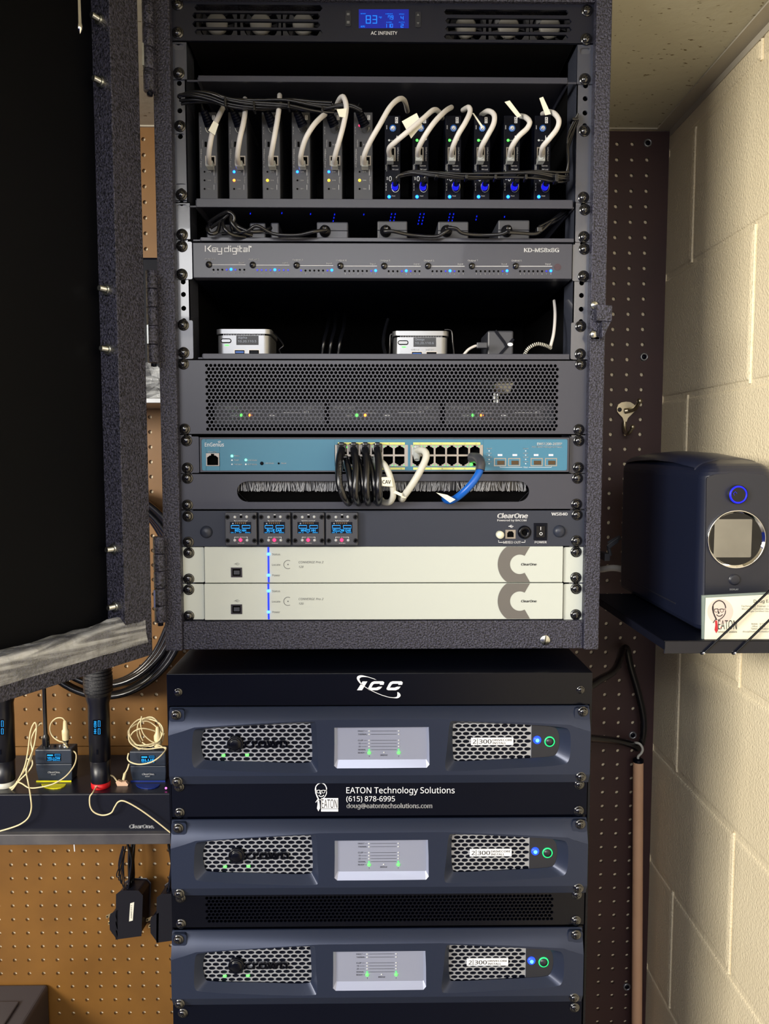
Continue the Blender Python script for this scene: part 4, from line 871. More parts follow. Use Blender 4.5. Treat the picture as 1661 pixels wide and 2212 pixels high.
def switch():
    t = unit_thing('network_switch', 'teal fronted 24 port network switch with cables plugged in', 'network switch', 388, 1266, 943, 1021, 0)
    ear(t, 388.5, 430, 943, 1021.5, 'sat'); ear(t, 1228, 1265.5, 943.5, 1021, 'sat')
    Y = -.006; a, b, c, d = R4(431, 1230, 944, 1020.5, Y); A, B, C, D_ = R4(435.5, 1225.5, 948.5, 1016.5, Y); mb = MB()
    mb.plate([(a, c), (b, c), (b, d), (a, d)], rrect(A, B, C, D_, .002, 3), Y, 'sat', back=.001)
    for q in ((a, b, d-.0005, d), (a, b, c, c+.0005), (a, a+.0005, c, d), (b-.0005, b, c, d)): mb.box(q[0], q[1], Y, .01, q[2], q[3], 'sat')
    mb.build('bezel', t); MB().box(a, b, .004, .25, c, d, 'blk').build('case', t)
    F = Y+.0006; q = MB()
    # face is cut around the port windows
    xs = [435, 445, 474.5, 724, 881.5, 886, 1044, 1225.8]
    q.pbox(435, 445, 948, 1017, F, .001, 'teal'); q.pbox(474.5, 723, 948, 1017, F, .001, 'teal'); q.pbox(1043, 1226, 948, 1017, F, .001, 'teal')
    q.pbox(445, 474.5, 948, 978.5, F, .001, 'teal'); q.pbox(445, 474.5, 1007, 1017, F, .001, 'teal'); q.pbox(723, 1043, 948, 961, F, .001, 'teal'); q.pbox(723, 1043, 1007.5, 1017, F, .001, 'teal'); q.pbox(881, 886, 961, 1007.5, F, .001, 'teal')
    q.build('face_plate', t)
    x = MB(); G = F-.0003
    x.text('EnGenius', 442.5, 483.5, 964.5, 8, G, 'white', 0); x.arc(474, 957, 4, .7, G, 'white', 215, 325, n=8); x.arc(474, 957.5, 2.2, .7, G, 'white', 215, 325, n=8)
    x.text('Console', 450, 466.5, 977.5, 2.8, G, 'white', .01)
    for tx, ty, s, w_ in ((506, 986, 'Power', 12), (506, 995, 'Fault', 10), (506, 1004.3, 'PoE max', 17), (535, 995.5, 'LAN Mode', 20), (535, 1004.5, 'PoE Mode', 20), (572.5, 1002, 'LED Mode', 19), (607.5, 1002, 'Reset', 11)): x.text(s, tx, tx+w_, ty, 2.8, G, 'white', .015)
    x.text('EWS1200-28TFP', 1160, 1214, 961.5, 5.2, G, 'white', .03); x.text('PoE+ Wireless Management Switch', 1149, 1214, 967, 3.4, G, 'white', .01)
    for y in (956, 1010):
        for x0, x1 in ((730, 874.5), (892.5, 1037.5)): x.rect(x0, x1, y-.3, y+4.6, G, 'yellow')
        for i in range(12):
            nx = (742+i*24.4) if i < 6 else (904+(i-6)*24.4); x.text(str(2*i+(1 if y < 980 else 2)), nx, nx+(2 if i < 5 else 4), y+3.8, 2.8, G-.0002, 'greyink')
    for sx in (1056, 1135):
        for k, s in enumerate(('Speed', 'Link/Act', 'Speed', 'Link/Act')): x.text(s, sx-5, sx+6, 970+k*9.2+(0 if k % 2 == 0 else 1), 2.4, G, 'white', .01); x.disc(sx+.5, 974+k*9.2, 1.2, G, 'white')
    for sx in (1080, 1112, 1158, 1190): x.rect(sx-5, sx+5, 981, 985, G, 'white')
    x.stroke([(1080, 1007), (1080, 1009.5), (1128, 1009.5)], .6, G, 'white'); x.stroke([(1142, 1009.5), (1191, 1009.5), (1191, 1007)], .6, G, 'white'); x.text('1Gbps', 1130, 1140, 1010.5, 2.5, G, 'white')
    x.build('printed_lettering', t)
    q = MB(); rj45(q, 445, 473.5, 979, 1006.5, F, False); q.build('console_port', t)
    q = MB(); ledp(q, 501, 985, 3, G, 'Lmint'); ledp(q, 531, 993.5, 2.8, G, 'Lmint'); q.build('status_light', t)
    q = MB(); q.disc(501, 994, 1.6, G, 'white'); q.disc(501, 1003, 1.4, G, 'white'); q.disc(531, 1003, 1.8, G, 'white'); ledp(q, 565.5, 1001, 4, G, 'blk'); q.disc(602, 1001, 2.2, G, 'hole'); q.build('button', t)
    for gx in (724, 886.5):
        q = MB(); q.pbox(gx, gx+2.5, 961, 1007.5, F, .001, 'portm'); q.pbox(gx+151.5, gx+157, 961, 1007.5, F, .001, 'portm'); q.pbox(gx+2.5, gx+151.5, 982.3, 984.6, F-.0001, .001, 'portm'); q.build('port_frame', t)
        for k in range(6):
            for r in (0, 1):
                q = MB(); x0 = gx+2.5+k*24.85; y0 = 961.3 if r == 0 else 984.4; rj45(q, x0, x0+24.85, y0, y0+21.6+(1.4 if r else 0), F, r == 1)
                for u in (x0+3.5, x0+21.5): q.disc(u, y0+3 if r == 0 else y0+21, 1.3, F-.0002, 'Lstat')
                q.build('network_port', t)
    for sx in (1080, 1110.5, 1159, 1190):
        q = MB(); A, B, C, D_ = R4(sx-13, sx+13, 989.5, 1007, F); q.plate([(A, C), (B, C), (B, D_), (A, D_)], [(A+.001, C+.001), (B-.001, C+.001), (B-.001, D_-.001), (A+.001, D_-.001)], F-.0003, 'portm', back=.003)
        q.add([(A, F+.0001, C), (B, F+.0001, C), (B, F+.0001, D_), (A, F+.0001, D_)], [(0, 1, 2, 3)], 'hole'); q.rect(sx-6, sx+10, 995, 1004, F-.00005, 'brown'); q.build('fibre_port', t)  # brown patch paints a glint inside the port
    for x0, y0 in ((747, 966), (772, 966), (797, 967), (750, 1003), (776, 1003), (822, 1003)):
        q = MB(); ledp(q, x0, y0, 2.6, -.007, 'Lgreen'); q.build('port_light', t)
    q = MB(); ledp(q, 1018, 1003, 3.2, -.007, 'Lgreen'); q.build('port_light', t)
    screws(t, ((403, 952), (405, 1011), (1250, 952), (1249, 1010)), 0)
switch()

# ---- brush panel
def brush():
    t = unit_thing('brush_panel', 'grey cable entry panel with a long rounded brush slot', 'brush panel', 390, 1265, 1022, 1100, 0)
    Y = -.001; a, b, c, d = R4(389.5, 1264.5, 1022.5, 1101, Y); A, B, C, D_ = R4(512, 1143, 1040, 1083.5, Y); m = 'sat'; mb = MB()
    h = (D_-C)/2; lp = rrect(A, B, C, D_, h*.96, 8)
    xm = [A-.005, B+.005]; mb.add([(a, Y, c), (xm[0], Y, c), (xm[0], Y, d), (a, Y, d)], [(0, 1, 2, 3)], m); mb.add([(xm[1], Y, c), (b, Y, c), (b, Y, d), (xm[1], Y, d)], [(0, 1, 2, 3)], m)
    # top and bottom strips and rounded ends
    mb.add([(xm[0], Y, D_), (xm[1], Y, D_), (xm[1], Y, d), (xm[0], Y, d)], [(0, 1, 2, 3)], m); mb.add([(xm[0], Y, c), (xm[1], Y, c), (xm[1], Y, C), (xm[0], Y, C)], [(0, 1, 2, 3)], m)
    N = 10; zc = (C+D_)/2
    for s, e in ((1, A), (-1, B)):
        for sg in (1, -1):
            arc_ = [(e+s*h*(1-math.cos(PI/2*i/N)), zc+sg*h*math.sin(PI/2*i/N)) for i in range(N+1)]
            xo = xm[0] if s == 1 else xm[1]
            for i in range(N): mb.add([(arc_[i][0], Y, arc_[i][1]), (arc_[i+1][0], Y, arc_[i+1][1]), (xo, Y, arc_[i+1][1]), (xo, Y, arc_[i][1])], [(0, 1, 2, 3)], m)
            mb.loopwall([(p[0], Y, p[1]) for p in arc_], [(p[0], Y+.002, p[1]) for p in arc_], m)
    mb.box(A+h, B-h, Y, Y+.002, D_, D_+.0004, m); mb.box(A+h, B-h, Y, Y+.002, C-.0004, C, m)
    mb.box(a, b, Y, Y+.012, d-.0008, d, m); mb.box(a, b, Y, Y+.012, c, c+.0008, m); mb.build('front_panel', t)
    MB().box(A-.002, B+.002, .016, .018, C-.002, D_+.002, 'hole').build('rear_flap', t)
    zm = PY(830, 1061, 0).z; q = MB(); n = 520
    for k in range(n):
        u = A+.001+(B-A-.002)*(k+random.random())/n; g = math.sin(k*.11)*math.sin(k*.043+1); 
        if random.random() < .28+.25*g: continue
        ly = random.uniform(.003, .009); l = random.uniform(-.004, .004)+.003*g; wd = random.uniform(.00035, .0008); zb = zm+random.uniform(-.001, .0005)
        q.add([(u, ly+.002, D_+.001), (u+wd, ly+.002, D_+.001), (u+l+wd, ly, zb), (u+l, ly, zb)], [(0, 1, 2, 3)], 'bristle')
    q.box(A, B, .0135, .014, zm, D_+.001, 'cblack')
    bo = q.build('brush_bristles', t); bo['kind'] = 'stuff'
    screws(t, ((405, 1033), (405, 1091), (1247, 1033), (1245, 1089)), Y)
brush()
# cables between switch and brush panel
def swc(pts, label, m, r, plug=None, group=None, tagp=None, sleeve=None):
    t = thing('network_cable', label, 'cable', PY(*pts[0]), group)
    MB().ptube(pts, r, m, n=12, sub=8).build('cord', t)
    if plug:
        x, y, mm = plug; q = MB(); A, B, C, D_ = R4(x-10.5, x+10.5, y-8, y+12, -.012); q.box(A, B, -.014, .0, C, D_, mm); q.box((A+B)/2-.003, (A+B)/2+.003, -.017, -.004, D_-.003, D_+.0015, mm)
        q.lathe(((A+B)/2, -.012, C+.002), (0, -.55, -1), [(.0046, -.002), (.0042, .003), (.0032, .008)], mm, n=14); q.build('plug', t, .0012)
    if sleeve: q = MB(); q.hexa([PY(*p) for p in sleeve], [PY(*p)+Vector((0, .005, 0)) for p in sleeve], 'tag'); q.build('cable_tag', t, .001)
    if tagp: q = MB(); q.hexa([PY(*p) for p in tagp], [PY(*p)+Vector((0, .0006, 0)) for p in tagp], 'tag'); q.build('cable_tag', t)
    return t
KG = 'black network cables hanging from the first ports'
ord_ = ('first', 'second', 'third', 'fourth')
for k, x in enumerate((738, 764, 789, 815)):
    dx = (-4, 3, 2, 2)[k]
    c_ = swc([(x, 970, -.014), (x+dx, 985, -.024), (x+dx*1.6, 1010, -.034), (x+dx*1.2, 1045, -.04), (x+4, 1070, -.038), (x+14-4*k, 1086, -.024), (x+18-6*k, 1080, -.006), (x+18-6*k, 1066, .03)], 'thick black network cable from the top row, %s from the left' % ord_[k], 'cblack', .0042, (x, 966, 'cblack'), KG)
    if k == 0:
        q = MB(); q.vtext('9J DWN 20.35 2 J4K', 733, 995, 1066, 4.5, -.0445, 'greyink', .01); lab(q.build('cord_printing', c_), 'pale printing along the cord')
for k, x in enumerate((752, 778, 802)):
    swc([(x-6, 992, -.012), (x-2, 1005, -.024), (x+4, 1030, -.032), (x+8, 1058, -.034), (x+8, 1078, -.022), (x+4, 1078, -.004), (x, 1064, .03)], 'black network cable from the lower row, %s from the left' % ord_[k], 'cblack', .0040, (x-6, 994, 'cblack'), KG)
t = swc([(818, 994, -.012), (830, 1004, -.028), (840, 1022, -.034), (848, 1050, -.034), (849, 1072, -.03), (842, 1084, -.02), (830, 1085, -.008), (822, 1078, .004)], 'white network cable with a paper sleeve reading CA', 'cwhite', .0036, (815, 994, 'clear'), None,
        sleeve=[(820, 1031, -.041), (846, 1030, -.041), (850, 1052, -.041), (822, 1050, -.041)])
q = MB(); q.text('CAV', 826, 844, 1045, 8, -.0416, 'ink', .01); q.build('sleeve_lettering', t)
swc([(899, 975, -.008), (908, 972, -.022), (918, 976, -.03), (920, 990, -.034), (905, 1022, -.036), (888, 1050, -.034), (873, 1071, -.026), (868, 1078, -.01), (866, 1070, .02)], 'off white network cable bent at its plug and slanting down to the brush', 'cwhite', .0041, (900, 972, 'clear'), None,
    tagp=[(852, 1059, -.036), (868, 1066, -.036), (868, 1073, -.036), (848, 1064, -.036)], sleeve=[(866, 1064, -.031), (879, 1069, -.031), (877, 1077, -.031), (867, 1076, -.031)])
swc([(1030, 993, -.012), (1038, 1005, -.026), (1034, 1022, -.032), (1018, 1046, -.034), (998, 1066, -.03), (980, 1079, -.02), (966, 1081, -.008), (960, 1076, .02)], 'bright blue network cable from the last lower port with a grey boot', 'cblue', .0043, None, None,
    tagp=[(942, 1064, -.035), (966, 1069, -.035), (984, 1079, -.035), (972, 1086, -.035)])
q = MB(); q.tube([PY(1020, 989, -.008), PY(1031, 990, -.018), PY(1038, 1000, -.028), PY(1037, 1016, -.032)], .0062, 'graphite', n=12, rad=lambda s: .0066-.0014*s); q.box(*R4(1017, 1041, 984, 1000, -.01)[:2], -.012, .002, *R4(1017, 1041, 984, 1000, -.01)[2:], 'graphite')
_b = [o for o in bpy.data.objects if o.get('label', '').startswith('bright blue network')][0]; lab(q.build('plug_boot', _b, .001), 'grey plug boot')

# ---- wireless receiver frame with four modules
def ws840():
    t = unit_thing('receiver_frame', 'dark microphone receiver unit with four small blue lit modules', 'receiver', 392, 1264, 1102, 1180, 0)
    Y = -.003; a, b, c, d = R4(392, 1263, 1103, 1180.3, Y); MB().box(a, b, Y, .004, c, d, 'wspanel').build('front_panel', t, .0006); MB().box(a+.02, b-.02, .004, .3, c, d, 'blk').build('case', t)
    F = Y-.0004
    for x, y, rr in ((446, 1149, 13.5), (1208, 1147.5, 13.5)):
        q = MB(); p = PY(x, y, Y); r = px2m(rr, Y); q.lathe(p, (0, -1, 0), [(r, 0), (r*.97, r*.25), (r*.8, r*.5), (r*.5, r*.68), (0, r*.75)], 'wspanel', n=24); q.build('blanking_cap', t)
    x = MB(); x.text('ClearOne', 1073.5, 1139.5, 1119, 9.6, F, 'white', .045, shear=.18); x.text('Powered by BACOM', 1074, 1137, 1126, 4, F, 'white', .03); x.text('WS840', 1191, 1226, 1113.5, 6.2, F, 'white', .04)
    x.text('MIXED OUT', 1087, 1125, 1174, 5, F, 'white', .03); x.text('POWER', 1155, 1181, 1173.5, 4.4, F, 'white', .035)
    x.stroke([(1077, 1167), (1077, 1171.5), (1086, 1171.5)], 1, F, 'white'); x.stroke([(1126, 1171.5), (1134, 1171.5), (1134, 1167)], 1, F, 'white')
    x.stroke([(1098, 1137), (1109, 1137)], 1, F, 'white'); x.stroke([(1100, 1137), (1103, 1134.5), (1106, 1134.5)], .8, F, 'white'); x.stroke([(1101, 1137), (1104, 1139.5), (1107, 1139.5)], .8, F, 'white')
    x.build('printed_lettering', t)
    p = PY(1079, 1154.5, Y); r = px2m(8.5, Y); q = MB(); q.lathe(p, (0, -1, 0), [(r, 0), (r, .006), (r*.9, .008), (0, .0085)], 'trans_w', n=22); q.build('level_knob', t)
    q = MB(); A, B, C, D_ = R4(1091.5, 1113.5, 1144.5, 1163.5, F); w_ = B-A; h_ = D_-C; lp = [(A+w_*.18, C+h_*.16), (B-w_*.18, C+h_*.16), (B-w_*.18, C+h_*.62), (B-w_*.32, D_-h_*.16), (A+w_*.32, D_-h_*.16), (A+w_*.18, C+h_*.62)]
    q.plate([(A, C), (B, C), (B, D_), (A, D_)], lp, F-.0003, 'portm'); q.add([(x_, F, z) for x_, z in lp], [tuple(range(6))], 'hole'); q.build('usb_port', t)
    p = PY(1132.5, 1149.5, Y); r = px2m(14.5, Y); q = MB(); q.lathe(p, (0, -1, 0), [(r, 0), (r, .0015), (r*.8, .003), (r*.62, .0034), (r*.5, .0022), (r*.42, .0022), (r*.42, .0002)], 'blkg', n=26); q.lathe(p, (0, -1, 0), [(r*.42, .0004), (0, .0004)], 'hole', n=18); q.build('headphone_jack', t)
    q = MB(); q.pbox(1153, 1182, 1130, 1167, Y-.0012, .0015, 'blk'); q.pbox(1158, 1177, 1136, 1161, Y-.003, .003, 'blkg'); q.stroke([(1168, 1138), (1168, 1145)], 1.2, Y-.0033, 'white'); q.arc(1168.5, 1153, 2.8, 1, Y-.0033, 'white', n=14); q.build('rocker_switch', t, .0004)
    for k, (mx, l, s) in enumerate(((485.5, 'RED HH', 0), (558.5, 'BLUE EAR', 0), (631.5, 'WHITE HH', 0), (704, 'YELLOW EAR', 0))):
        x0, x1, y0, y1 = mx, mx+69, 1107, 1178; YM = -.014; A, B, C, D_ = R4(x0, x1, y0, y1, YM)
        u = MB(); u.box(A, B, YM, Y, C, D_, 'graphite'); mo = lab(u.build('receiver_module', t, .0012), 'receiver module showing %s' % l)
        G = YM-.0003; s_ = MB(); s_.rect(x0+11, x0+57, y0+20.5, y0+45, G, 'oledbg'); H_ = G-.0002
        for bx in (14, 37.5): s_.stroke([(x0+bx, y0+28), (x0+bx+17, y0+28), (x0+bx+17, y0+34), (x0+bx, y0+34), (x0+bx, y0+28)], 1.2, H_, 'Loled')
        for i in range(6): s_.poly([(x0+22+i*4.2, y0+22), (x0+25.2+i*4.2, y0+22), (x0+23.6+i*4.2, y0+25)], H_, 'Lamberdim')
        s_.disc(x0+17.5, y0+24, 1.6, H_, 'Lwhite', n=8); tw = 4.0*len(l); s_.text(l, x0+34-tw/2, x0+34+tw/2, y0+41.5, 5.4, H_, 'Loled', .02)
        s_.text('ON  A', x0+13, x0+24, y0+44.4, 1.9, H_, 'Loled', .02); s_.text('OFF', x0+31, x0+36, y0+44.4, 1.9, H_, 'Loled', .02); s_.text('MENU', x0+44, x0+55, y0+44.4, 1.9, H_, 'Loled', .02); s_.build('display', mo)
        q = MB(); q.text('FUNCTION', x0+24, x0+45, y0+19.3, 2.4, G, 'white', .02); q.stroke([(x0+20, y0+17), (x0+23, y0+19)], .7, G, 'white'); q.stroke([(x0+46, y0+19), (x0+49, y0+17)], .7, G, 'white')
        q.text('MIC BYPASS', x0+24, x0+46, y0+54.6, 2.2, G, 'white', .02); q.stroke([(x0+21, y0+56), (x0+21, y0+53), (x0+24, y0+53.5)], .8, G, 'white'); q.stroke([(x0+46, y0+53.5), (x0+49, y0+53), (x0+49, y0+56)], .8, G, 'white'); q.text('STATUS', x0+28, x0+42, y0+67.6, 2.2, G, 'white', .02)
        q.build('printed_lettering', mo)
        for sx, sy in ((5.5, 10), (63.5, 10), (6, 61), (64, 61)):
            q = MB(); p = PY(x0+sx, y0+sy, YM); q.lathe(p, (0, -1, 0), [(.0028, 0), (.0026, .0009), (.0018, .0010), (.0014, .0002)], 'blkg', n=14); q.lathe(p, (0, -1, 0), [(.0014, .0002), (0, .0002)], 'hole', n=8); q.build('corner_screw', mo)
        for sx, sy in ((21.5, 10), (47, 9.5), (21.5, 60), (48, 60)):
            q = MB(); ledp(q, x0+sx, y0+sy, 3.3, YM, 'trans'); q.build('push_button', mo)
        q = MB(); q.pbox(x0+32.5, x0+37.5, y0+7, y0+12, YM-.0006, .0006, 'hole'); q.stroke([(x0+32.5, y0+5), (x0+37, y0+5)], 1.1, G-.001, 'white'); q.build('toggle_switch', mo)
        q = MB(); ledp(q, x0+34, y0+59.5, 3.8, YM, 'Lred'); lab(q.build('status_light', mo), 'red status light')
    screws(t, ((406, 1115), (407, 1171), (1246, 1112), (1245, 1168)), Y)
ws840()

# ---- two cream processors
def converge(y0, y1, yb, name, label):
    t = unit_thing('sound_processor', label, 'sound processor', 393, 1262, y0, y1, 0, 'cream sound processors at the bottom of the cabinet')
    ear(t, 393.5, 441, y0+1, y1-.5, 'cream'); ear(t, 1217, 1262, y0+1, y1-.5, 'cream')
    Y = -.004; a, b, c, d = R4(441.5, 1216, y0, y1, Y); MB().box(a, b, Y, .004, c, d, 'cream').build('front_panel', t, .0007); MB().box(a, b, .004, .28, c, d, 'blk').build('case', t)
    F = Y-.0004; o = y0-1181
    x = MB(); S = lambda s, u, v, yy, cp, **k: x.text(s, u, v, yy+o, cp, F, 'greyink', .005, **k)
    S('Status', 587.5, 605, 1199.5, 4.2); S('Locate', 587.5, 605.5, 1222, 4.2); S('Power', 588, 605, 1244.8, 4.2); x.text('CONVERGE Pro 2', 644.5, 698, 1216.8+o, 4.6, F, 'greyink', .005, shear=.2); x.text(name, 645, 655, 1226.6+o, 4.4, F, 'greyink', .005, shear=.2)
    x.arc(622, 1219.5+o, 9, 1.1, F, 'greyink', 60, 300); x.disc(622, 1219.5+o, 1.4, F, 'greyink')
    x.stroke([(505.5, 1218.5+o), (518, 1218.5+o)], .7, F, 'greyink'); x.stroke([(508, 1218.5+o), (511, 1216+o), (515, 1216+o)], .6, F, 'greyink'); x.stroke([(509, 1218.5+o), (512, 1220.8+o), (515, 1220.8+o)], .6, F, 'greyink')
    # big cropped C
    cx, cy = 1122.5, 1219+o; R_, r_ = 47.5, 21; k = 38.2
    def arcpts(R, a0, a1, n): return [(cx+R*math.cos(math.radians(a0+(a1-a0)*i/n)), cy+R*math.sin(math.radians(a0+(a1-a0)*i/n))) for i in range(n+1)]
    out = arcpts(R_, 128, 232, 22); inn = arcpts(r_, 302, 58, 22)
    top = [(1141, cy-k), ]; bot = [(1141, cy+k)]
    ring = []; N = 40
    for i in range(N+1):
        an = math.radians(60+(240)*i/N); p = [cx+r_*math.cos(an), cy+r_*math.sin(an)]; q_ = [cx+R_*math.cos(an), cy+R_*math.sin(an)]
        ux, uy = math.cos(an), math.sin(an)
        if abs(q_[1]-cy) > k: sc_ = k/abs(uy); q_ = [cx+ux*sc_, cy+uy*sc_]
        ring.append((p, q_))
    vs = []; 
    for p, q_ in ring: vs += [PY(p[0], p[1], F), PY(q_[0], q_[1], F)]
    x.add(vs, [(2*i, 2*i+1, 2*i+3, 2*i+2) for i in range(N)], 'cgrey')
    x.text('ClearOne', 1125, 1158.5, 1221.5+o, 4.8, F-.0002, 'ink', .03, shear=.2); x.build('printed_lettering', t)
    q = MB(); A, B, C, D_ = R4(499, 523, 1226+o, 1247+o, F); w_ = B-A; h_ = D_-C; lp = [(A+w_*.14, C+h_*.14), (B-w_*.14, C+h_*.14), (B-w_*.14, D_-h_*.14), (A+w_*.14, D_-h_*.14)]
    q.plate([(A, C), (B, C), (B, D_), (A, D_)], lp, F-.0003, 'port_dark'); q.add([(x_, F-.0001, z) for x_, z in lp], [(0, 1, 2, 3)], 'hole'); q.rect(505, 517.5, 1232.5+o, 1241+o, F-.0002, 'graphite'); q.build('usb_port', t)
    q = MB(); A, B, C, D_ = R4(578.2, 581.8, y0+.5, y1-.5, F); q.box(A, B, F-.0003, F, C, D_, 'Lbar'); q.build('light_bar', t)
    q = MB(); ledp(q, 580, 1197+o, 3.6, F-.0003, 'Lwhiteblue'); ledp(q, 580, 1242.5+o, 3.4, F-.0003, 'Lwhiteblue'); q.build('status_light', t)
    for px_, py_ in ((408, y0+13), (408, y1-8), (1244, y0+11), (1243.5, y1-11)): screw(t, px_, py_, 0)
converge(1181, 1258.5, 1, '128', 'upper of the two cream sound processors, marked 128, with a blue light bar')
converge(1260.5, 1338.5, 1, '120', 'lower of the two cream sound processors, marked 120, with a blue light bar')

# ================================================================== LOWER RACK
YL = -.052
def lower_frame():
    a, b, c, d = R4(362, 1277.5, 1452, 1521, YL+.004); ft = d
    t = thing('floor_rack', 'gloss black open rack with white logo lettering on its top cover, standing below the cabinet', 'rack', (0, .1, 0))
    q = MB(); q.box(a, b, YL, .36, d-.0015, d, 'blkg'); q.box(a, b, YL, YL+.0015, c, d, 'blkg'); q.build('top_cover', t, .0012)
    q = MB(); Y = YL-.0005
    q.poly([(771, 1491), (783, 1472), (793.5, 1472), (782, 1491)], Y, 'white')
    for ox in (0, 40):
        q.poly([(795+ox, 1487), (800+ox, 1477), (803+ox, 1473.5), (808+ox, 1471.6), (827+ox, 1471.6), (830+ox, 1474), (828.5+ox, 1479.3), (820+ox, 1479.3), (821+ox, 1477), (809+ox, 1477), (806+ox, 1478.5), (802+ox, 1485.4), (812+ox, 1485.4), (818+ox, 1483.3), (825.5+ox, 1483.3), (821+ox, 1488.5), (815+ox, 1491), (798+ox, 1491), (795+ox, 1489)], Y, 'white')
    q.stroke([(813, 1468.5), (802, 1464.5), (790, 1461.5), (780, 1460.8), (774, 1464), (775, 1470), (781, 1478), (792, 1486), (808, 1494.5), (826, 1502), (843, 1506.5), (856, 1507), (861, 1503.5), (861, 1499), (858, 1495)], lambda s: 1.2+5.5*max(0, 1-abs(s-.28)/.16)+6.5*max(0, 1-abs(s-.88)/.13) if .02 < s < .985 else .3, Y, 'white', sub=5)
    q.build('logo_print', t)
    for s in (0, 1):
        q = MB(); x0, x1 = (a, a+.0025) if s == 0 else (b-.0025, b)
        q.box(x0, x1, YL+.001, .34, .0, ft-.002, 'blkg')
        f0, f1 = (a, a+.010) if s == 0 else (b-.010, b); q.box(f0, f1, YL+.006, YL+.009, .0, ft-.002, 'blkg'); q.build('side_panel', t)
        q = MB(); g0, g1 = (a+.0028, a+.022) if s == 0 else (b-.022, b-.0028); q.box(g0, g1, YL+.0095, YL+.012, .0, ft-.002, 'blk'); q.build('rack_rail', t)
    MB().box(a+.003, b-.003, .30, .34, 0, .03, 'blk').build('base_bar', t)
    MB().box(a+.003, b-.003, .335, .338, .03, ft-.002, 'cab_in').build('back_panel', t)
    for sx, yy in ((0, 1480), (0, 1565), (0, 2072), (0, 2118), (1, 1484), (1, 1563), (1, 2081), (1, 2155)):
        z = PY(360 if sx == 0 else 1282, yy, YL+.03).z; x = a if sx == 0 else b; s = -1 if sx == 0 else 1; q = MB()
        q.cyl((x, YL+.03, z), (x+s*.0012, YL+.03, z), .0085, .0085, 'zinc', 18, smooth=False); q.cyl((x+s*.0012, YL+.03, z), (x+s*.006, YL+.03, z), .0072, .0068, 'zinc', 6, smooth=False); q.build('hex_bolt', t)
    for x, y in ((385, 1495), (1254, 1490)): screw(t, x, y, YL, sc=.72)
    return a, b
LA, LB = lower_frame()

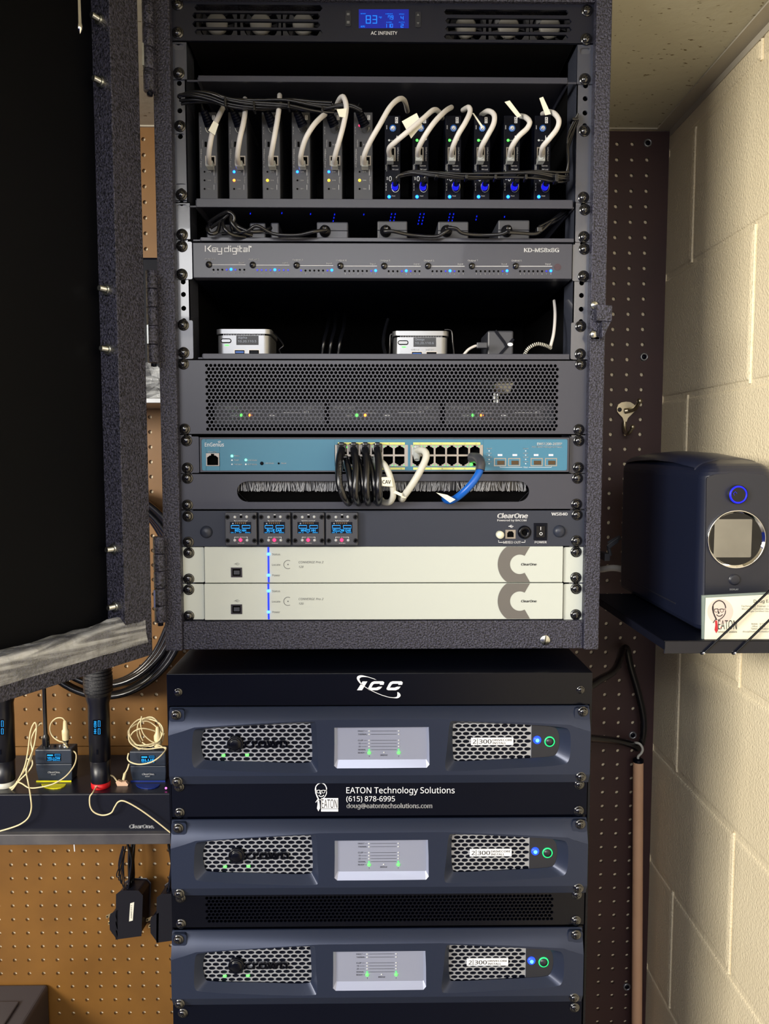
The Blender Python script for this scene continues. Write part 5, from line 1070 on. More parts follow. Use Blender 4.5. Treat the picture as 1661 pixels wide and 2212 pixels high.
def amplifier():
    X0, X1, Y0_, Y1_ = 369, 1270, 1525.5, 1688.5; Yf = YL-.010; Yr = YL
    a, b, c, d = R4(X0, X1, Y0_, Y1_, Yr); W_, H_ = b-a, d-c
    t = thing('power_amplifier', '', 'amplifier', ((a+b)/2, Yr+.15, c), 'graphite power amplifiers')
    def w(px, py): return (a+(px-X0)/(X1-X0)*W_, d-(py-Y0_)/(Y1_-Y0_)*H_)
    fold = [(369, 1580), (400, 1571), (424, 1563), (560, 1555), (690, 1548), (830, 1547.5), (960, 1547), (1110, 1554), (1226, 1561), (1246, 1569), (1270, 1575)]
    low = [(x, 1667) for x, y in fold]
    def zf(x):
        P = [w(*p) for p in fold]
        for i in range(len(P)-1):
            if x <= P[i+1][0]: s = (x-P[i][0])/(P[i+1][0]-P[i][0]); return P[i][1]+s*(P[i+1][1]-P[i][1])
        return P[-1][1]
    zl = w(0, 1667)[1]
    m = 'amp'; mb = MB()
    # top slope and bottom slope
    xs_ = [X0+(X1-X0)*i/60 for i in range(61)]; P = [(w(x, 0)[0], zf(w(x, 0)[0])) for x in xs_]; n = len(P)
    mb.add([(x, Yf, z) for x, z in P]+[(x, Yr-.0015, d-.0008) for x, z in P]+[(x, Yr+.0005, d) for x, z in P], [(i, i+1, n+i+1, n+i) for i in range(n-1)]+[(n+i, n+i+1, 2*n+i+1, 2*n+i) for i in range(n-1)], m, True)
    mb.add([(a, Yf, zl), (b, Yf, zl), (b, Yr-.004, c), (a, Yr-.004, c)], [(3, 2, 1, 0)], m)
    for x, s in ((a, 1), (b, -1)):
        mb.add([(x, Yf, zl), (x, Yf, zf(x)), (x, Yr, d), (x, Yr, c), (x, Yr-.004, c)], [(0, 1, 2, 3, 4)], m)
    mb.add([(a, Yr-.004, c), (b, Yr-.004, c), (b, Yr+.002, c), (a, Yr+.002, c)], [(0, 1, 2, 3)], m)
    # centre band cut around the three windows
    xs = [X0, 418, 692, 716, 932, 955, 1228, X1]
    def seg(xl, xr):
        pts = [w(xl, 1667), w(xr, 1667), (w(xr, 0)[0], zf(w(xr, 0)[0]))]
        mid = [w(*p) for p in fold if xl < p[0] < xr]
        return pts+list(reversed(mid))+[(w(xl, 0)[0], zf(w(xl, 0)[0]))]
    for xl, xr in ((X0, 418), (692, 716), (932, 955), (1228, X1)):
        s = seg(xl, xr); mb.add([(x, Yf, z) for x, z in s], [tuple(range(len(s)))], m)
    def dens(loop, k=6):
        o = []
        for i in range(len(loop)):
            p, q = loop[i], loop[(i+1) % len(loop)]
            o += [(p[0]+(q[0]-p[0])*j/k, p[1]+(q[1]-p[1])*j/k) for j in range(k)]
        return o
    def smooth(loop, it=2):
        for _ in range(it):
            o = []
            for i in range(len(loop)):
                p, q = loop[i], loop[(i+1) % len(loop)]; o += [(p[0]*.75+q[0]*.25, p[1]*.75+q[1]*.25), (p[0]*.25+q[0]*.75, p[1]*.25+q[1]*.75)]
            loop = o
        return loop
    def window(xl, xr, outer, inner, dy, chm):
        O = smooth(outer); I = smooth(inner); Ow = [w(*p) for p in O]; Iw = [w(*p) for p in I]
        mb.plate(seg(xl, xr), Ow, Yf, m)
        n_ = len(Ow); q = MB(); q.loopwall([(x, Yf, z) for x, z in Ow], [(x, Yf+dy, z) for x, z in Iw], chm, True)
        q.loopwall([(x, Yf+dy, z) for x, z in Iw], [(x, Yf+dy+.003, z) for x, z in Iw], 'blk'); return q, Iw
    lo = [(422, 1570), (430, 1564.5), (560, 1557), (676, 1551), (684, 1553), (684, 1600), (688, 1655), (680, 1663), (560, 1659), (430, 1652), (417.5, 1645), (419, 1600)]
    li = [(440, 1576), (446, 1571.5), (560, 1565), (666, 1560), (671, 1563), (672.5, 1600), (673.5, 1640), (666, 1647.5), (560, 1643.5), (446, 1640.5), (438, 1634), (433, 1603)]
    ro = [(967, 1553), (975, 1550.5), (1090, 1557), (1215, 1564.5), (1226.5, 1575), (1228, 1605), (1226, 1636), (1215, 1648), (1090, 1654), (968, 1660), (957, 1655), (963, 1605)]
    ri = [(976.5, 1563), (980, 1560.5), (1090, 1564), (1192, 1569.5), (1204, 1577), (1209, 1603), (1203, 1629), (1192, 1636), (1090, 1640.5), (984, 1645), (978, 1641), (975.5, 1603)]
    q, I1 = window(418, 692, lo, li, .009, m); q.build('left_window_surround', t)
    q, I2 = window(955, 1228, ro, ri, .009, m); q.build('right_window_surround', t)
    co = [(722, 1564.5), (823, 1564.3), (923, 1564), (924.5, 1600), (925, 1644), (919, 1651), (823, 1651.5), (727, 1651.5), (721, 1646), (722, 1600)]
    ci = [(728, 1567.5), (823, 1567.3), (919, 1567), (919.5, 1600), (919.8, 1635.5), (823, 1635.8), (729, 1636), (728, 1600)]
    Ow = [w(*p) for p in co]; mb.plate(seg(716, 932), Ow, Yf, m)
    cI = [w(*p) for p in [(728, 1567.5), (823, 1567.3), (919, 1567), (919.5, 1600), (919.8, 1635), (917.8, 1636), (823, 1636), (730, 1636), (728, 1635), (728, 1600)]]
    q = MB(); q.loopwall([(x, Yf, z) for x, z in Ow], [(x, Yf+.004, z) for x, z in cI], 'silver'); q.build('display_surround', t)
    mb.build('front_bezel', t)
    q = MB(); q.add([(x, Yf+.004, z) for x, z in cI], [tuple(range(len(cI)))], 'silver'); dp = q.build('display_panel', t)
    YP = Yf+.0036
    class DP: pass
    q = MB(); add = lambda pts: q.add([(w(*p)[0], YP, w(*p)[1]) for p in pts], [tuple(range(len(pts)))], 'ink')
    rows = [('FAULT', 1574.7), ('THERMAL', 1581.7), ('CLIP', 1594.6), ('-10', 1601.2), ('-20', 1607.8), ('SIGNAL', 1614.6), ('READY', 1621.2)]
    def T(s, u0, u1, yb, cap, mm, Y=YP, bold=.01, mb_=None, shear=0):
        vs, fs = glyphs(s, bold); lo_ = min(v.x for v in vs); hi_ = max(v.x for v in vs); k = (u1-u0)/(hi_-lo_); o = []
        for v in vs: x, z = w(u0+(v.x-lo_)*k+v.y*shear*cap/.69, yb-v.y*cap/.69); o.append((x, Y, z))
        (mb_ or q).add(o, fs, mm)
    for s, y in rows:
        ln = 3.1*len(s) if s[0] != '-' else 6; T(s, 772, 772+ln*.9, y+1.3, 3, 'ink'); u = 772+ln*.9+1.5; 
        if u < 789: add([(u, y+.3), (791, y+.3), (791, y-.3), (u, y-.3)])
        if s != 'READY': add([(800, y+.35), (855, y+.35), (855, y-.35), (800, y-.35)])
    T('BRIDGE', 820, 835, 1627.8, 3, 'ink', shear=.15); T('1', 795, 796.5, 1630, 3, 'ink'); T('2', 858.5, 860, 1630, 3, 'ink'); q.build('display_print', dp)
    g = MB(); dl = MB()
    for ux in (795.8, 859.3):
        for s, y in rows:
            x, z = w(ux, y); (g if s == 'READY' else dl).lathe((x, YP, z), (0, -1, 0), [(.0018, 0), (.0015, .0008), (0, .0011)] if s == 'READY' else [(.0010, 0), (.0006, .0005), (0, .0006)], 'Lgreen' if s == 'READY' else ('Lstat' if s == 'SIGNAL' else 'trans'), n=10)
    x, z = w(827.5, 1620.5); dl.lathe((x, YP, z), (0, -1, 0), [(.001, 0), (.0006, .0005), (0, .0006)], 'trans', n=10)
    dl.build('small_light', dp); lab(g.build('ready_light', dp), 'green ready lights')
    # grilles with oval holes
    YG = Yf+.0105
    def grill(xl, xr, yt, yb, cols, rws, name):
        q = MB(); A, D_ = w(xl, yt); B, C = w(xr, yb); perf_cells(q, A, B, C, D_, cols, rws, YG, .0008, 'grille', (B-A)/(cols+.5)*.44, (D_-C)/rws*.45, 12); return q.build(name, t)
    grill(428, 678, 1556, 1651, 14, 11, 'left_grille'); grill(972, 1147.5, 1556, 1649, 10, 11, 'right_grille')
    q = MB(); A, D_ = w(1147, 1560); B, C = w(1215, 1648); q.box(A, B, YG-.0012, YG+.001, C, D_, 'ampdark'); sp = q.build('switch_plate', t)
    # badge, name
    q = MB(); x, z = w(508, 1603.5); q.lathe((x, YG, z), (0, -1, 0), [(.0094, 0), (.0094, .004), (.0086, .0052), (.0078, .0046), (.0066, .0046), (.0062, .0056), (.005, .0062), (0, .0064)], 'blkg', n=32)
    for k in range(8):
        an = 2*PI*k/8; q.cyl((x+.0078*math.cos(an), YG-.0044, z+.0078*math.sin(an)), (x+.0078*math.cos(an), YG-.0052, z+.0078*math.sin(an)), .0009, .0007, 'blkg', 8)
    q.build('round_badge', t)
    q = MB(); Yt = YG-.003; vs, fs = glyphs('crown', .035); lo_ = min(v.x for v in vs); hi_ = max(v.x for v in vs); k = 94/(hi_-lo_)
    o = [w(527+(v.x-lo_)*k, 1611-v.y*13.5/.53) for v in vs]; q.add([(x, Yt, z) for x, z in o], fs, 'blkg')
    from collections import Counter
    ed = Counter(tuple(sorted((f[i], f[(i+1) % len(f)]))) for f in fs for i in range(len(f)))
    for (i, j), cnt in ed.items():
        if cnt == 1: q.add([(o[i][0], Yt, o[i][1]), (o[j][0], Yt, o[j][1]), (o[j][0], YG, o[j][1]), (o[i][0], YG, o[i][1])], [(0, 1, 2, 3)], 'graphite')
    q.build('raised_lettering', t)
    q = MB(); A, D_ = w(1016, 1594); B, C = w(1107.5, 1609.5); q.box(A, B, YG-.0016, YG, C, D_, 'white'); Yk = YG-.0019
    T('2', 1019.5, 1027, 1606, 8.8, 'ink', Yk, .012, q); T('300', 1032.5, 1060, 1606, 8.8, 'ink', Yk, .012, q); T('DRIVECORE', 1062, 1105, 1600.8, 4.2, 'cgrey', Yk, .02, q); T('INSTALL', 1062, 1092, 1607.2, 4.2, 'cgrey', Yk, .02, q)
    x, z = w(1029.6, 1595); q.box(x-.0003, x+.0003, Yk, Yk+.0001, C+.0006, z, 'ink'); q.build('name_plate', t)
    q = MB(); x, z = w(1159, 1599); q.lathe((x, YG-.0012, z), (0, -1, 0), [(.0048, 0), (.0046, .001), (.003, .002), (0, .0026)], 'Lglow', n=18); q.lathe((x, YG-.0012, z), (0, -1, 0), [(.0022, .0022), (.0015, .0036), (0, .004)], 'Lwhiteblue', n=12); lab(q.build('power_light', t), 'glowing blue power light')
    q = MB(); x, z = w(1186, 1602.5); q.lathe((x, YG-.0012, z), (0, -1, 0), [(.0060, 0), (.0060, .001), (.0048, .001)], 'Lring', n=26); q.lathe((x, YG-.0012, z), (0, -1, 0), [(.0047, .0004), (.0045, .0018), (0, .0022)], 'ampdark', n=24); lab(q.build('power_button', t), 'round button in a green lit ring')
    # inside: dark box, board and a few components seen through the grilles
    q = MB()
    for xl, xr in ((425, 690), (960, 1222)):
        A, D_ = w(xl, 1553); B, C = w(xr, 1664); q.box(A, B, YG+.03, YG+.032, C, D_, 'hole'); q.box(A, B, YG+.002, YG+.03, C+.002, C+.0035, 'pcb')
        for (u0, u1) in ((A, A+.001), (B-.001, B)): q.box(u0, u1, YG+.001, YG+.03, C, D_, 'hole')
        for k in range(9):
            u = A+(B-A)*(.08+.1*k); hh = random.uniform(.004, .012); q.cyl((u, YG+.012, C+.0035), (u, YG+.012, C+.0035+hh), .0022, .0022, 'alu' if k % 3 else 'cwhite', 8)
    q.build('circuit_board', t)
    q = MB()
    for ux, uy in ((481, 1631), (532, 1630)): x, z = w(ux, uy); q.lathe((x, YG+.001, z), (0, -1, 0), [(.0022, 0), (.0015, .001), (0, .0014)], 'Lgreen', n=10)
    lab(q.build('board_light', t), 'green lights behind the grille')
    q = MB(); q.box(a+.016, b-.016, Yr+.002, .30, c+.001, d-.001, 'blk'); q.build('case', t)
    # corner tabs
    for ux0, ux1 in ((X0+1, X0+33), (X1-33, X1-1)):
        q = MB(); A, D_ = w(ux0, Y0_+1.5); B, C = w(ux1, Y0_+27); q.prism(rrect(A, B, C, D_, .003), Yf+.0035, Yr, m); q.build('corner_tab', t, .0005)
    for sx, sy in ((385, 1538), (386, 1678.5), (1254, 1534.5), (1251, 1672.5)):
        o_ = bpy.data.objects.new('rack_screw', SCREW); COL.objects.link(o_); o_.parent = t; x, z = w(sx, sy); y_ = Yf+.0035 if sy < 1600 else Yf+.001
        o_.location = Vector((x, y_, z))-Vector(t.location); o_.rotation_euler = (0, random.uniform(0, 3), 0); o_.scale = (.9, 1, .9)
    return t, (a, b, c, d)
AMP, (aa, ab, ac, ad) = amplifier()
def copy_tree(o, par=None):
    c = o.copy(); COL.objects.link(c); c.parent = par
    for ch in list(o.children): copy_tree(ch, c)
    return c
AL = ('graphite power amplifier directly under the rack top cover, uppermost of three', 'graphite power amplifier between the lettered blank and the vent panel', 'graphite power amplifier at the bottom, below the vent panel')
AMP['label'] = AL[0]
for i, (x0, x1, y0, y1) in enumerate(((371.5, 1266.5, 1768, 1927), (372, 1257.5, 2005, 2163))):
    a, b, c, d = R4(x0, x1, y0, y1, YL); o = copy_tree(AMP); o['label'] = AL[i+1]
    o.location = AMP.location+Vector(((a+b-aa-ab)/2, 0, (c+d)/2-(ac+ad)/2)); print('amp width', b-a, ab-aa, d-c, ad-ac)

def blank(x0, x1, y0, y1, name, label, m, scr, Y=YL):
    t = unit_thing(name, label, 'rack panel', x0, x1, y0, y1, Y); a, b, c, d = R4(x0, x1, y0, y1, Y); q = MB(); q.box(a, b, Y, Y+.0025, c, d, m); q.box(a+.02, b-.02, Y+.0025, Y+.016, d-.0015, d, m); q.build('plate', t, .0006)
    screws_small(t, scr, Y); return t
def screws_small(t, scr, Y):
    for x, y in scr: screw(t, x, y, Y, sc=.9)
t = blank(371, 1268, 1690.5, 1762.5, 'blank_panel', 'black blank panel with white company lettering and a face logo', 'blk', ((387, 1699), (388, 1755), (1251, 1694), (1250, 1751)))
F = YL-.0005; q = MB(); q.text('EATON Technology Solutions', 748, 982, 1713.5, 12.8, F, 'white', .008); q.text('(615) 878-6995', 748, 853, 1731, 11, F, 'white', .008); q.text('doug@eatontechsolutions.com', 748.5, 933.5, 1745.5, 9.6, F, 'white', .022); q.build('printed_lettering', t)
def face(q, ox, oy, s, Y, m, mt, mbox, mtext, mtie):
    E = lambda pts: [(ox+x*s, oy+y*s) for x, y in pts]
    q.stroke(E([(2, 22), (1, 16), (3, 8), (9, 2), (16, .5), (23, 4), (27, 11), (27.5, 16)]), 2.2*s, Y, m, sub=4)
    q.poly(E([(0, 13), (3, 11), (3.5, 20), (4.5, 26), (8, 34), (11, 40), (8, 40), (4, 32), (1, 24)]), Y, m)
    q.stroke(E([(4, 18), (12, 17), (13, 19), (17, 17.5), (28, 18)]), 1.3*s, Y, m); q.arc(ox+8.5*s, oy+20.5*s, 3.6*s, 1.0*s, Y, m, n=12); q.arc(ox+20*s, oy+20.5*s, 3.6*s, 1.0*s, Y, m, n=12)
    q.poly(E([(13, 20), (15.5, 26), (13.5, 27.5), (11.5, 26.5)]), Y, m); q.stroke(E([(9, 29), (13, 32), (18, 31.5), (21.5, 28.5)]), 1.8*s, Y, m, sub=3)
    q.stroke(E([(27.5, 20), (27, 26), (23, 33), (17, 38), (12, 40)]), 1.7*s, Y, m, sub=3)
    q.poly(E([(6, 41), (10, 41), (11.5, 50), (12, 60), (8.5, 67), (5, 60), (6.5, 50)]), Y, mtie); q.stroke(E([(9, 36), (2, 46)]), 1.5*s, Y, m)
    return E
q = MB(); E = face(q, 680, 1691, .92, F, 'white', 'white', None, None, 'white'); q.rect(693.5, 730.5, 1724, 1747, F, 'white'); q.rect(693.5, 730.5, 1748, 1753, F, 'white'); q.text('EATON', 694.8, 728.5, 1745.5, 18.5, F-.0003, 'ink', 0); q.stroke([(695, 1747.4), (729, 1747.4)], .8, F-.0003, 'ink'); q.build('logo_print', t)
# vent panel
t = unit_thing('vent_panel', 'black perforated vent panel between the lower two amplifiers', 'rack panel', 372, 1262, 1929, 2001, YL)
framed_perf(t, 372, 1261.5, 1929, 2002.5, 443, 1196, 1934, 1991, 87, 8, YL, 'blkg', .00200, .0018, .0022); screws_small(t, ((390, 1939), (391, 1995), (1246, 1932), (1244, 1988)), YL)
a, b, c, d = R4(400, 1240, 1932, 1999, YL); MB().box(a, b, YL+.05, YL+.055, c, d, 'hole').build('rear_plate', t)
blank(374, 1256, 2165.5, 2245, 'blank_panel', 'black blank panel under the lowest amplifier at the bottom edge', 'blk', ((395, 2188), (1241, 2176)))

# ================================================================== RIGHT WALL SHELF, DEVICE, CARD
def wall_shelf():
    Yf = -.085; P0 = PY(1435, 1384, Yf); z = P0.z; zl = PY(1435, 1412, Yf).z; x0 = P0.x
    t = thing('wall_shelf', 'black metal wall shelf holding the rounded black device, braced by two thin rods', 'shelf', (XWALL-.05, .05, zl))
    q = MB(); q.box(x0, XWALL-.0005, Yf, .20, z-.0015, z, 'blk'); q.box(x0, XWALL-.0005, Yf, Yf+.0015, zl, z, 'navy'); q.box(x0, x0+.0015, Yf, .20, zl+.004, z, 'navy'); q.box(XWALL-.0025, XWALL-.0005, Yf, .20, zl-.004, z, 'blk'); q.build('tray', t, .0006)
    for u, v in (((1520, 1411), (1661, 1277)), ((1588, 1411), (1661, 1340))):
        a = PY(u[0], u[1], Yf-.002); b = PY(v[0], v[1], Yf-.002); b = a+(b-a)*((XWALL-.0005-a.x)/(b.x-a.x)); q = MB()
        q.cyl(a, b, .00125, .00125, 'blkg', 12); q.lathe(a, (b-a), [(0, -.0016), (.0014, -.001), (.0014, .001)], 'chrome', n=10); q.tube([a, a+Vector((-.002, .001, -.001)), a+Vector((-.002, .004, .001))], .0011, 'blkg', sub=3); q.build('brace_rod', t)
    return z
ZS = wall_shelf()
def device():
    x0, x1, y0, y1 = .3615, .4475, -.052, .250; xc, yc = (x0+x1)/2, (y0+y1)/2; zt = 1.6865
    t = thing('desktop_scanner', 'rounded black device with a blue lit button and a chrome ringed square screen', 'device', (xc, yc, ZS))
    def ring(ins, r): return rrect(x0+ins, x1-ins, y0+ins, y1-ins, max(r-ins, .002), 6)
    q = MB(); rings = []
    R_ = .016; prof = [(.004, ZS+.002), (.0015, ZS+.004), (0, ZS+.008), (0, zt-R_)]+[(R_*(1-math.cos(PI/2*i/6)), zt-R_+R_*math.sin(PI/2*i/6)) for i in range(1, 7)]+[(.026, zt+.0006), (.036, zt+.001)]
    for ins, z in prof:
        lp = ring(ins, .020); L = []
        for x, y in lp:
            k = max(0, min(1, (z-(zt-.05))/.05)); dm = .012*(1-((y-yc-.02)/.17)**2)-.004+.005*(1-((x-xc)/.043)**2); L.append((x, y, z+k*dm))
        rings.append(L)
    for a, b in zip(rings, rings[1:]): q.loopwall(a, b, 'dev', True)
    c0 = (xc, yc, rings[-1][0][2]+.002); n = len(rings[-1]); q.add([c0]+rings[-1], [(0, i+1, (i+1) % n+1) for i in range(n)], 'dev', True); q.add(rings[0], [tuple(range(n))], 'dev')
    q.build('body', t)
    q = MB(); N = 14; yf = -.022; pts = []                       # lid with its front edge standing proud
    for j, y in enumerate((yf, yf+.004, .05, .12, .19, .235)):
        for i in range(N+1):
            u = -1+2*i/N; x = xc+u*.0405; dm = .012*(1-((y-yc-.02)/.17)**2)-.004+.006*(1-u*u); pts.append((x, y+(0.004*abs(u)**4 if j == 0 else 0), zt+dm+.0012-.006*abs(u)**6-(.0022 if j == 0 else 0)))
    q.add(pts, [(j*(N+1)+i, j*(N+1)+i+1, (j+1)*(N+1)+i+1, (j+1)*(N+1)+i) for j in range(5) for i in range(N)], 'dev', True); q.build('lid', t)
    Yp = y0-.0012; q = MB(); lp = [(1524.5, 1374), (1655, 1372), (1660, 1368), (1661, 1200), (1659, 1033), (1655, 1029), (1635, 1024), (1590, 1021.5), (1545, 1025), (1529, 1030), (1526.5, 1034), (1524, 1200), (1522, 1368)]
    L = [(PY(x, y, Yp).x, PY(x, y, Yp).z) for x, y in lp]; q.prism(L, Yp, y0+.001, 'devf'); q.build('front_plate', t, .0005)
    F = Yp-.0003; q = MB(); p = PY(1590, 1068, Yp); r = px2m(19.5, Yp); q.lathe(p+Vector((.0008, 0, 0)), (0, -1, 0), [(r*1.08, 0), (r*1.05, .004), (r, .005)], 'devf', n=28); q.lathe(p, (0, -1, 0), [(r, .005), (r*.97, .0062), (r*.84, .0064), (r*.82, .0056)], 'Lbring', n=32); q.lathe(p, (0, -1, 0), [(r*.82, .0056), (0, .0056)], 'oledbg', n=24)
    q.stroke([(1586, 1070), (1584, 1066), (1588, 1062), (1592, 1066)], 1.2, F-.0062, 'Lbluedim'); lab(q.build('power_button', t), 'round button in a glowing blue ring')
    q = MB(); p = PY(1588.6, 1164.5, Yp); r = px2m(64, Yp); q.lathe(p, (0, -1, 0), [(r, 0), (r, .003), (r*.985, .0036), (r*.965, .003), (r*.90, .0008)], 'chrome', n=56); q.build('chrome_ring', t)
    q = MB(); q.lathe(p, (0, -1, 0), [(r*.905, .0009), (0, .0009)], 'oledbg', n=48); q.build('screen_glass', t)
    q = MB(); A, B, C, D_ = R4(1542.5, 1623.5, 1121.5, 1204, F-.001); lp = rrect(A, B, C, D_, .0015); q.add([(x, F-.001, z) for x, z in lp], [tuple(range(len(lp)))], 'screen'); q.build('screen', t)
    q = MB(); p = PY(1586, 1252, Yp); r = px2m(11.5, Yp); q.lathe(p, (0, -1, 0), [(r*1.1, 0), (r*1.1, .0006), (r, .0006), (r*.96, .0022), (r*.8, .0026), (0, .0022)], 'devf', n=26); q.build('display_button', t)
    q = MB(); q.text('DISPLAY', 1576, 1595, 1275, 3.4, F, 'white', .02); q.build('printed_lettering', t)
    q = MB(); q.box(x0-.0004, x0+.001, .02, .20, ZS+.020, ZS+.0215, 'devf'); q.build('side_rib', t)
device()
def card():
    Y = -.079; t = thing('business_card', 'cream business card with a face logo, in a clear holder before the device', 'card', (PY(1600, 1384, Y).x, Y, ZS+.0002))
    q = MB(); f4 = [PY(*p, Y+.0012) for p in ((1516.5, 1386), (1516.5, 1286.5), (1703, 1277), (1706, 1384))]; dz = ZS+.0004-min(v.z for v in f4); q.hexa(f4, [v+Vector((0, .0022, 0)) for v in f4], 'acry'); q.build('clear_holder', t)
    q = MB(); f4 = [PY(*p, Y) for p in ((1521.5, 1384.5), (1524.5, 1291.5), (1697, 1282.5), (1699, 1383))]; q.hexa(f4, [v+Vector((0, .0005, 0)) for v in f4], 'card'); q.build('paper_card', t)
    F = Y-.0003; q = MB(); q.disc(1555.6, 1321, 27.5, F, 'pink', n=40); face(q, 1538, 1297, 1.06, F-.0002, 'ink', 'ink', None, None, 'red')
    q.text('EATON', 1551, 1591.5, 1359.5, 19.5, F-.0002, 'ink', .0); q.rect(1556.3, 1558, 1354, 1356.5, F-.0004, 'red'); q.text('Technology Solutions', 1549, 1592, 1367, 4.6, F-.0002, 'ink', .0)
    q.text('Doug Eaton', 1628, 1680, 1302, 6.6, F, 'ink', .0); q.text('Technology Trainer / Consultant', 1601, 1690, 1311.5, 4.0, F, 'greyink', .0); q.text('Microsoft Innovative Educator Trainer', 1602.5, 1690, 1317, 3.4, F, 'greyink', .0); q.text('Google Certified Educator Level 2', 1612, 1690, 1322, 3.4, F, 'greyink', .0)
    for s, u, v, y in (('Mobile:', 1623, 1637, 1349.5), ('Office:', 1624, 1637, 1355), ('Twitter:', 1622, 1637, 1360), ('615', 1641, 1652, 1349.5), ('615', 1641, 1652, 1355), ('@eaton', 1641, 1662, 1360), ('doug@eatontechsolutions.com', 1604, 1684, 1366)): q.text(s, u, v, y, 3.6, F, 'greyink', .0)
    q.build('printed_design', t)
card()
t = thing('power_cable', 'pale cord and plug behind the rounded device, beside the cabinet edge', 'cord', PY(1300, 1230, .30))
MB().ptube([(1286, 1231, .38), (1300, 1230, .33), (1318, 1227, .30), (1336, 1228, .28), (1360, 1235, .252)], .0050, 'cgray').build('cord', t)
q = MB(); q.pbox(1306, 1318, 1196, 1212, .28, .03, 'graphite'); q.stroke([(1314, 1175), (1340, 1160)], 10, .29, 'graphite'); q.hexa([PY(*p, .285) for p in ((1310, 1178), (1336, 1160), (1336, 1172), (1316, 1186))], [PY(*p, .32) for p in ((1310, 1178), (1336, 1160), (1336, 1172), (1316, 1186))], 'graphite'); q.cyl(PY(1314, 1180, .29), PY(1318, 1200, .29), .003, .003, 'graphite'); q.build('plug', t, .001)

# coat hook on the dark pegboard
Y = YB-.0005; t = thing('coat_hook', 'cast nickel double coat hook screwed to the dark pegboard', 'hook', PY(1352, 890, Y))
P2 = lambda x, y: (PY(x, y, Y).x, PY(x, y, Y).z)
q = MB(); lp = [P2(*p) for p in ((1331, 882), (1334, 874), (1341, 869.5), (1351, 868), (1360, 869), (1368, 874), (1371, 881), (1369, 889), (1362, 896), (1355, 903), (1351.5, 912), (1351, 922), (1346, 921), (1346, 911), (1343, 902), (1336, 895), (1331.5, 889))]
q.prism(lp, Y-.004, Y, 'nickel'); q.build('mounting_plate', t, .0015)
q = MB(); q.ptube([(1350, 888, Y-.004), (1361, 886, Y-.008), (1371, 883, Y-.022), (1377, 875, Y-.034), (1381, 868, Y-.040)], .0035, 'nickel', n=12, rad=lambda s: .005-.0022*s); p = PY(1381.5, 866.5, Y-.041); q.lathe(p+Vector((0, 0, -.0048)), (0, 0, 1), [(0, 0), (.0034, .0014), (.0048, .0048), (.0034, .0082), (0, .0096)], 'nickel', n=16); q.build('upper_prong', t)
q = MB(); q.ptube([(1348.5, 912, Y-.003), (1349, 925, Y-.006), (1352, 935, Y-.014), (1357, 936, Y-.026), (1363, 930, Y-.032), (1365.5, 924, Y-.034)], .0035, 'nickel', n=12, rad=lambda s: .0036-.0008*s); p = PY(1366, 922.5, Y-.034); q.lathe(p+Vector((0, 0, -.0045)), (0, 0, 1), [(0, 0), (.0032, .0013), (.0045, .0045), (.0032, .0077), (0, .009)], 'nickel', n=16); q.build('lower_prong', t)
for x in (1338.5, 1362.5):
    q = MB(); q.lathe(PY(x, 885, Y-.0041), (0, -1, 0), [(.0038, 0), (.0034, .0006), (0, .0004)], 'ink', n=14); q.build('screw', t)

# wooden pole hanging from a white hook
Y = .385; t = thing('wooden_pole', 'bare wooden pole hanging by a hook against the dark pegboard', 'pole', PY(1377, 2212, Y))
a = PY(1378.5, 1641, Y); b = PY(1375.5, 2212, Y); r = px2m(11.5, Y, 1900); b2 = a+(b-a)*((a.z-.02)/(a.z-b.z)); q = MB(); q.cyl(a, b2, r*.95, r, 'wood', 20); q.build('shaft', t)
q = MB(); q.lathe(a, (0, 0, 1), [(r*.98, -.004), (r*.98, .001), (r*.6, .002), (0, .002)], 'blk', n=18); q.build('end_cap', t)
q = MB(); q.ptube([(1378.5, 1642, Y), (1378.5, 1634, Y), (1385, 1627, Y-.001), (1388, 1618, Y-.001), (1383, 1608, Y), (1374, 1604.5, Y+.005), (1366, 1607, Y+.016), (1362, 1612, Y+.024)], .0021, 'cwhite', n=10); lab(q.build('screw_hook', t), 'white coated hook')

# black cables right of the lower rack
def cord2(name, label, pts, r, m, **k): return cord(name, label, pts, r, m, **k)
q = cord('thick_black_cable', 'thick black cable rising beside the rack and falling to the pole hook', [(1268, 1486, .12), (1292, 1470, .18), (1325, 1450, .27), (1338, 1425, .32), (1344, 1404, .36), (1354, 1402, .375), (1362, 1440, .385), (1379, 1499, .385), (1389, 1545, .385), (1390, 1580, .385), (1386, 1606, .395)], .0058, 'cblack', n=12)
q = cord('thick_black_cable', 'thick black cable running level from the rack to the pole hook', [(1262, 1594, .20), (1290, 1596, .26), (1330, 1600, .34), (1360, 1607, .385), (1378, 1616, .398)], .0062, 'cblack', n=12)

# ================================================================== LEFT: CHARGING STATION WITH MICROPHONES
YF = .25; ZST = PY(0, 1715.5, YF).z; ZS0 = PY(0, 1801, YF).z; ZS1 = PY(0, 1826, YF-.01).z
t = thing('wall_shelf', 'worn dark laminate shelf board fixed to the left pegboard', 'shelf', (-.5, .33, ZS1))
MB().box(-.76, -.29, YF-.010, YB-.0005, ZS1, PY(0, 1803.5, YF-.01).z, 'slab').build('board', t, .001)
q = MB(); p = PY(160, 1826, YF-.004); q.cyl(p+Vector((0, 0, .004)), PY(161.5, 1839, YF-.004), .0009, .0009, 'white', 8); lab(q.build('loose_wire_end', t), 'white wire end poking down')
t = thing('charging_station', 'long dark charging station with microphones and body packs standing in it', 'charger', (-.5, .32, ZS0))
q = MB(); q.box(-.76, -.295, YF, YB-.004, PY(0, 1803.5, YF).z+.0006, ZST, 'navy'); q.build('case', t, .0022, 3)
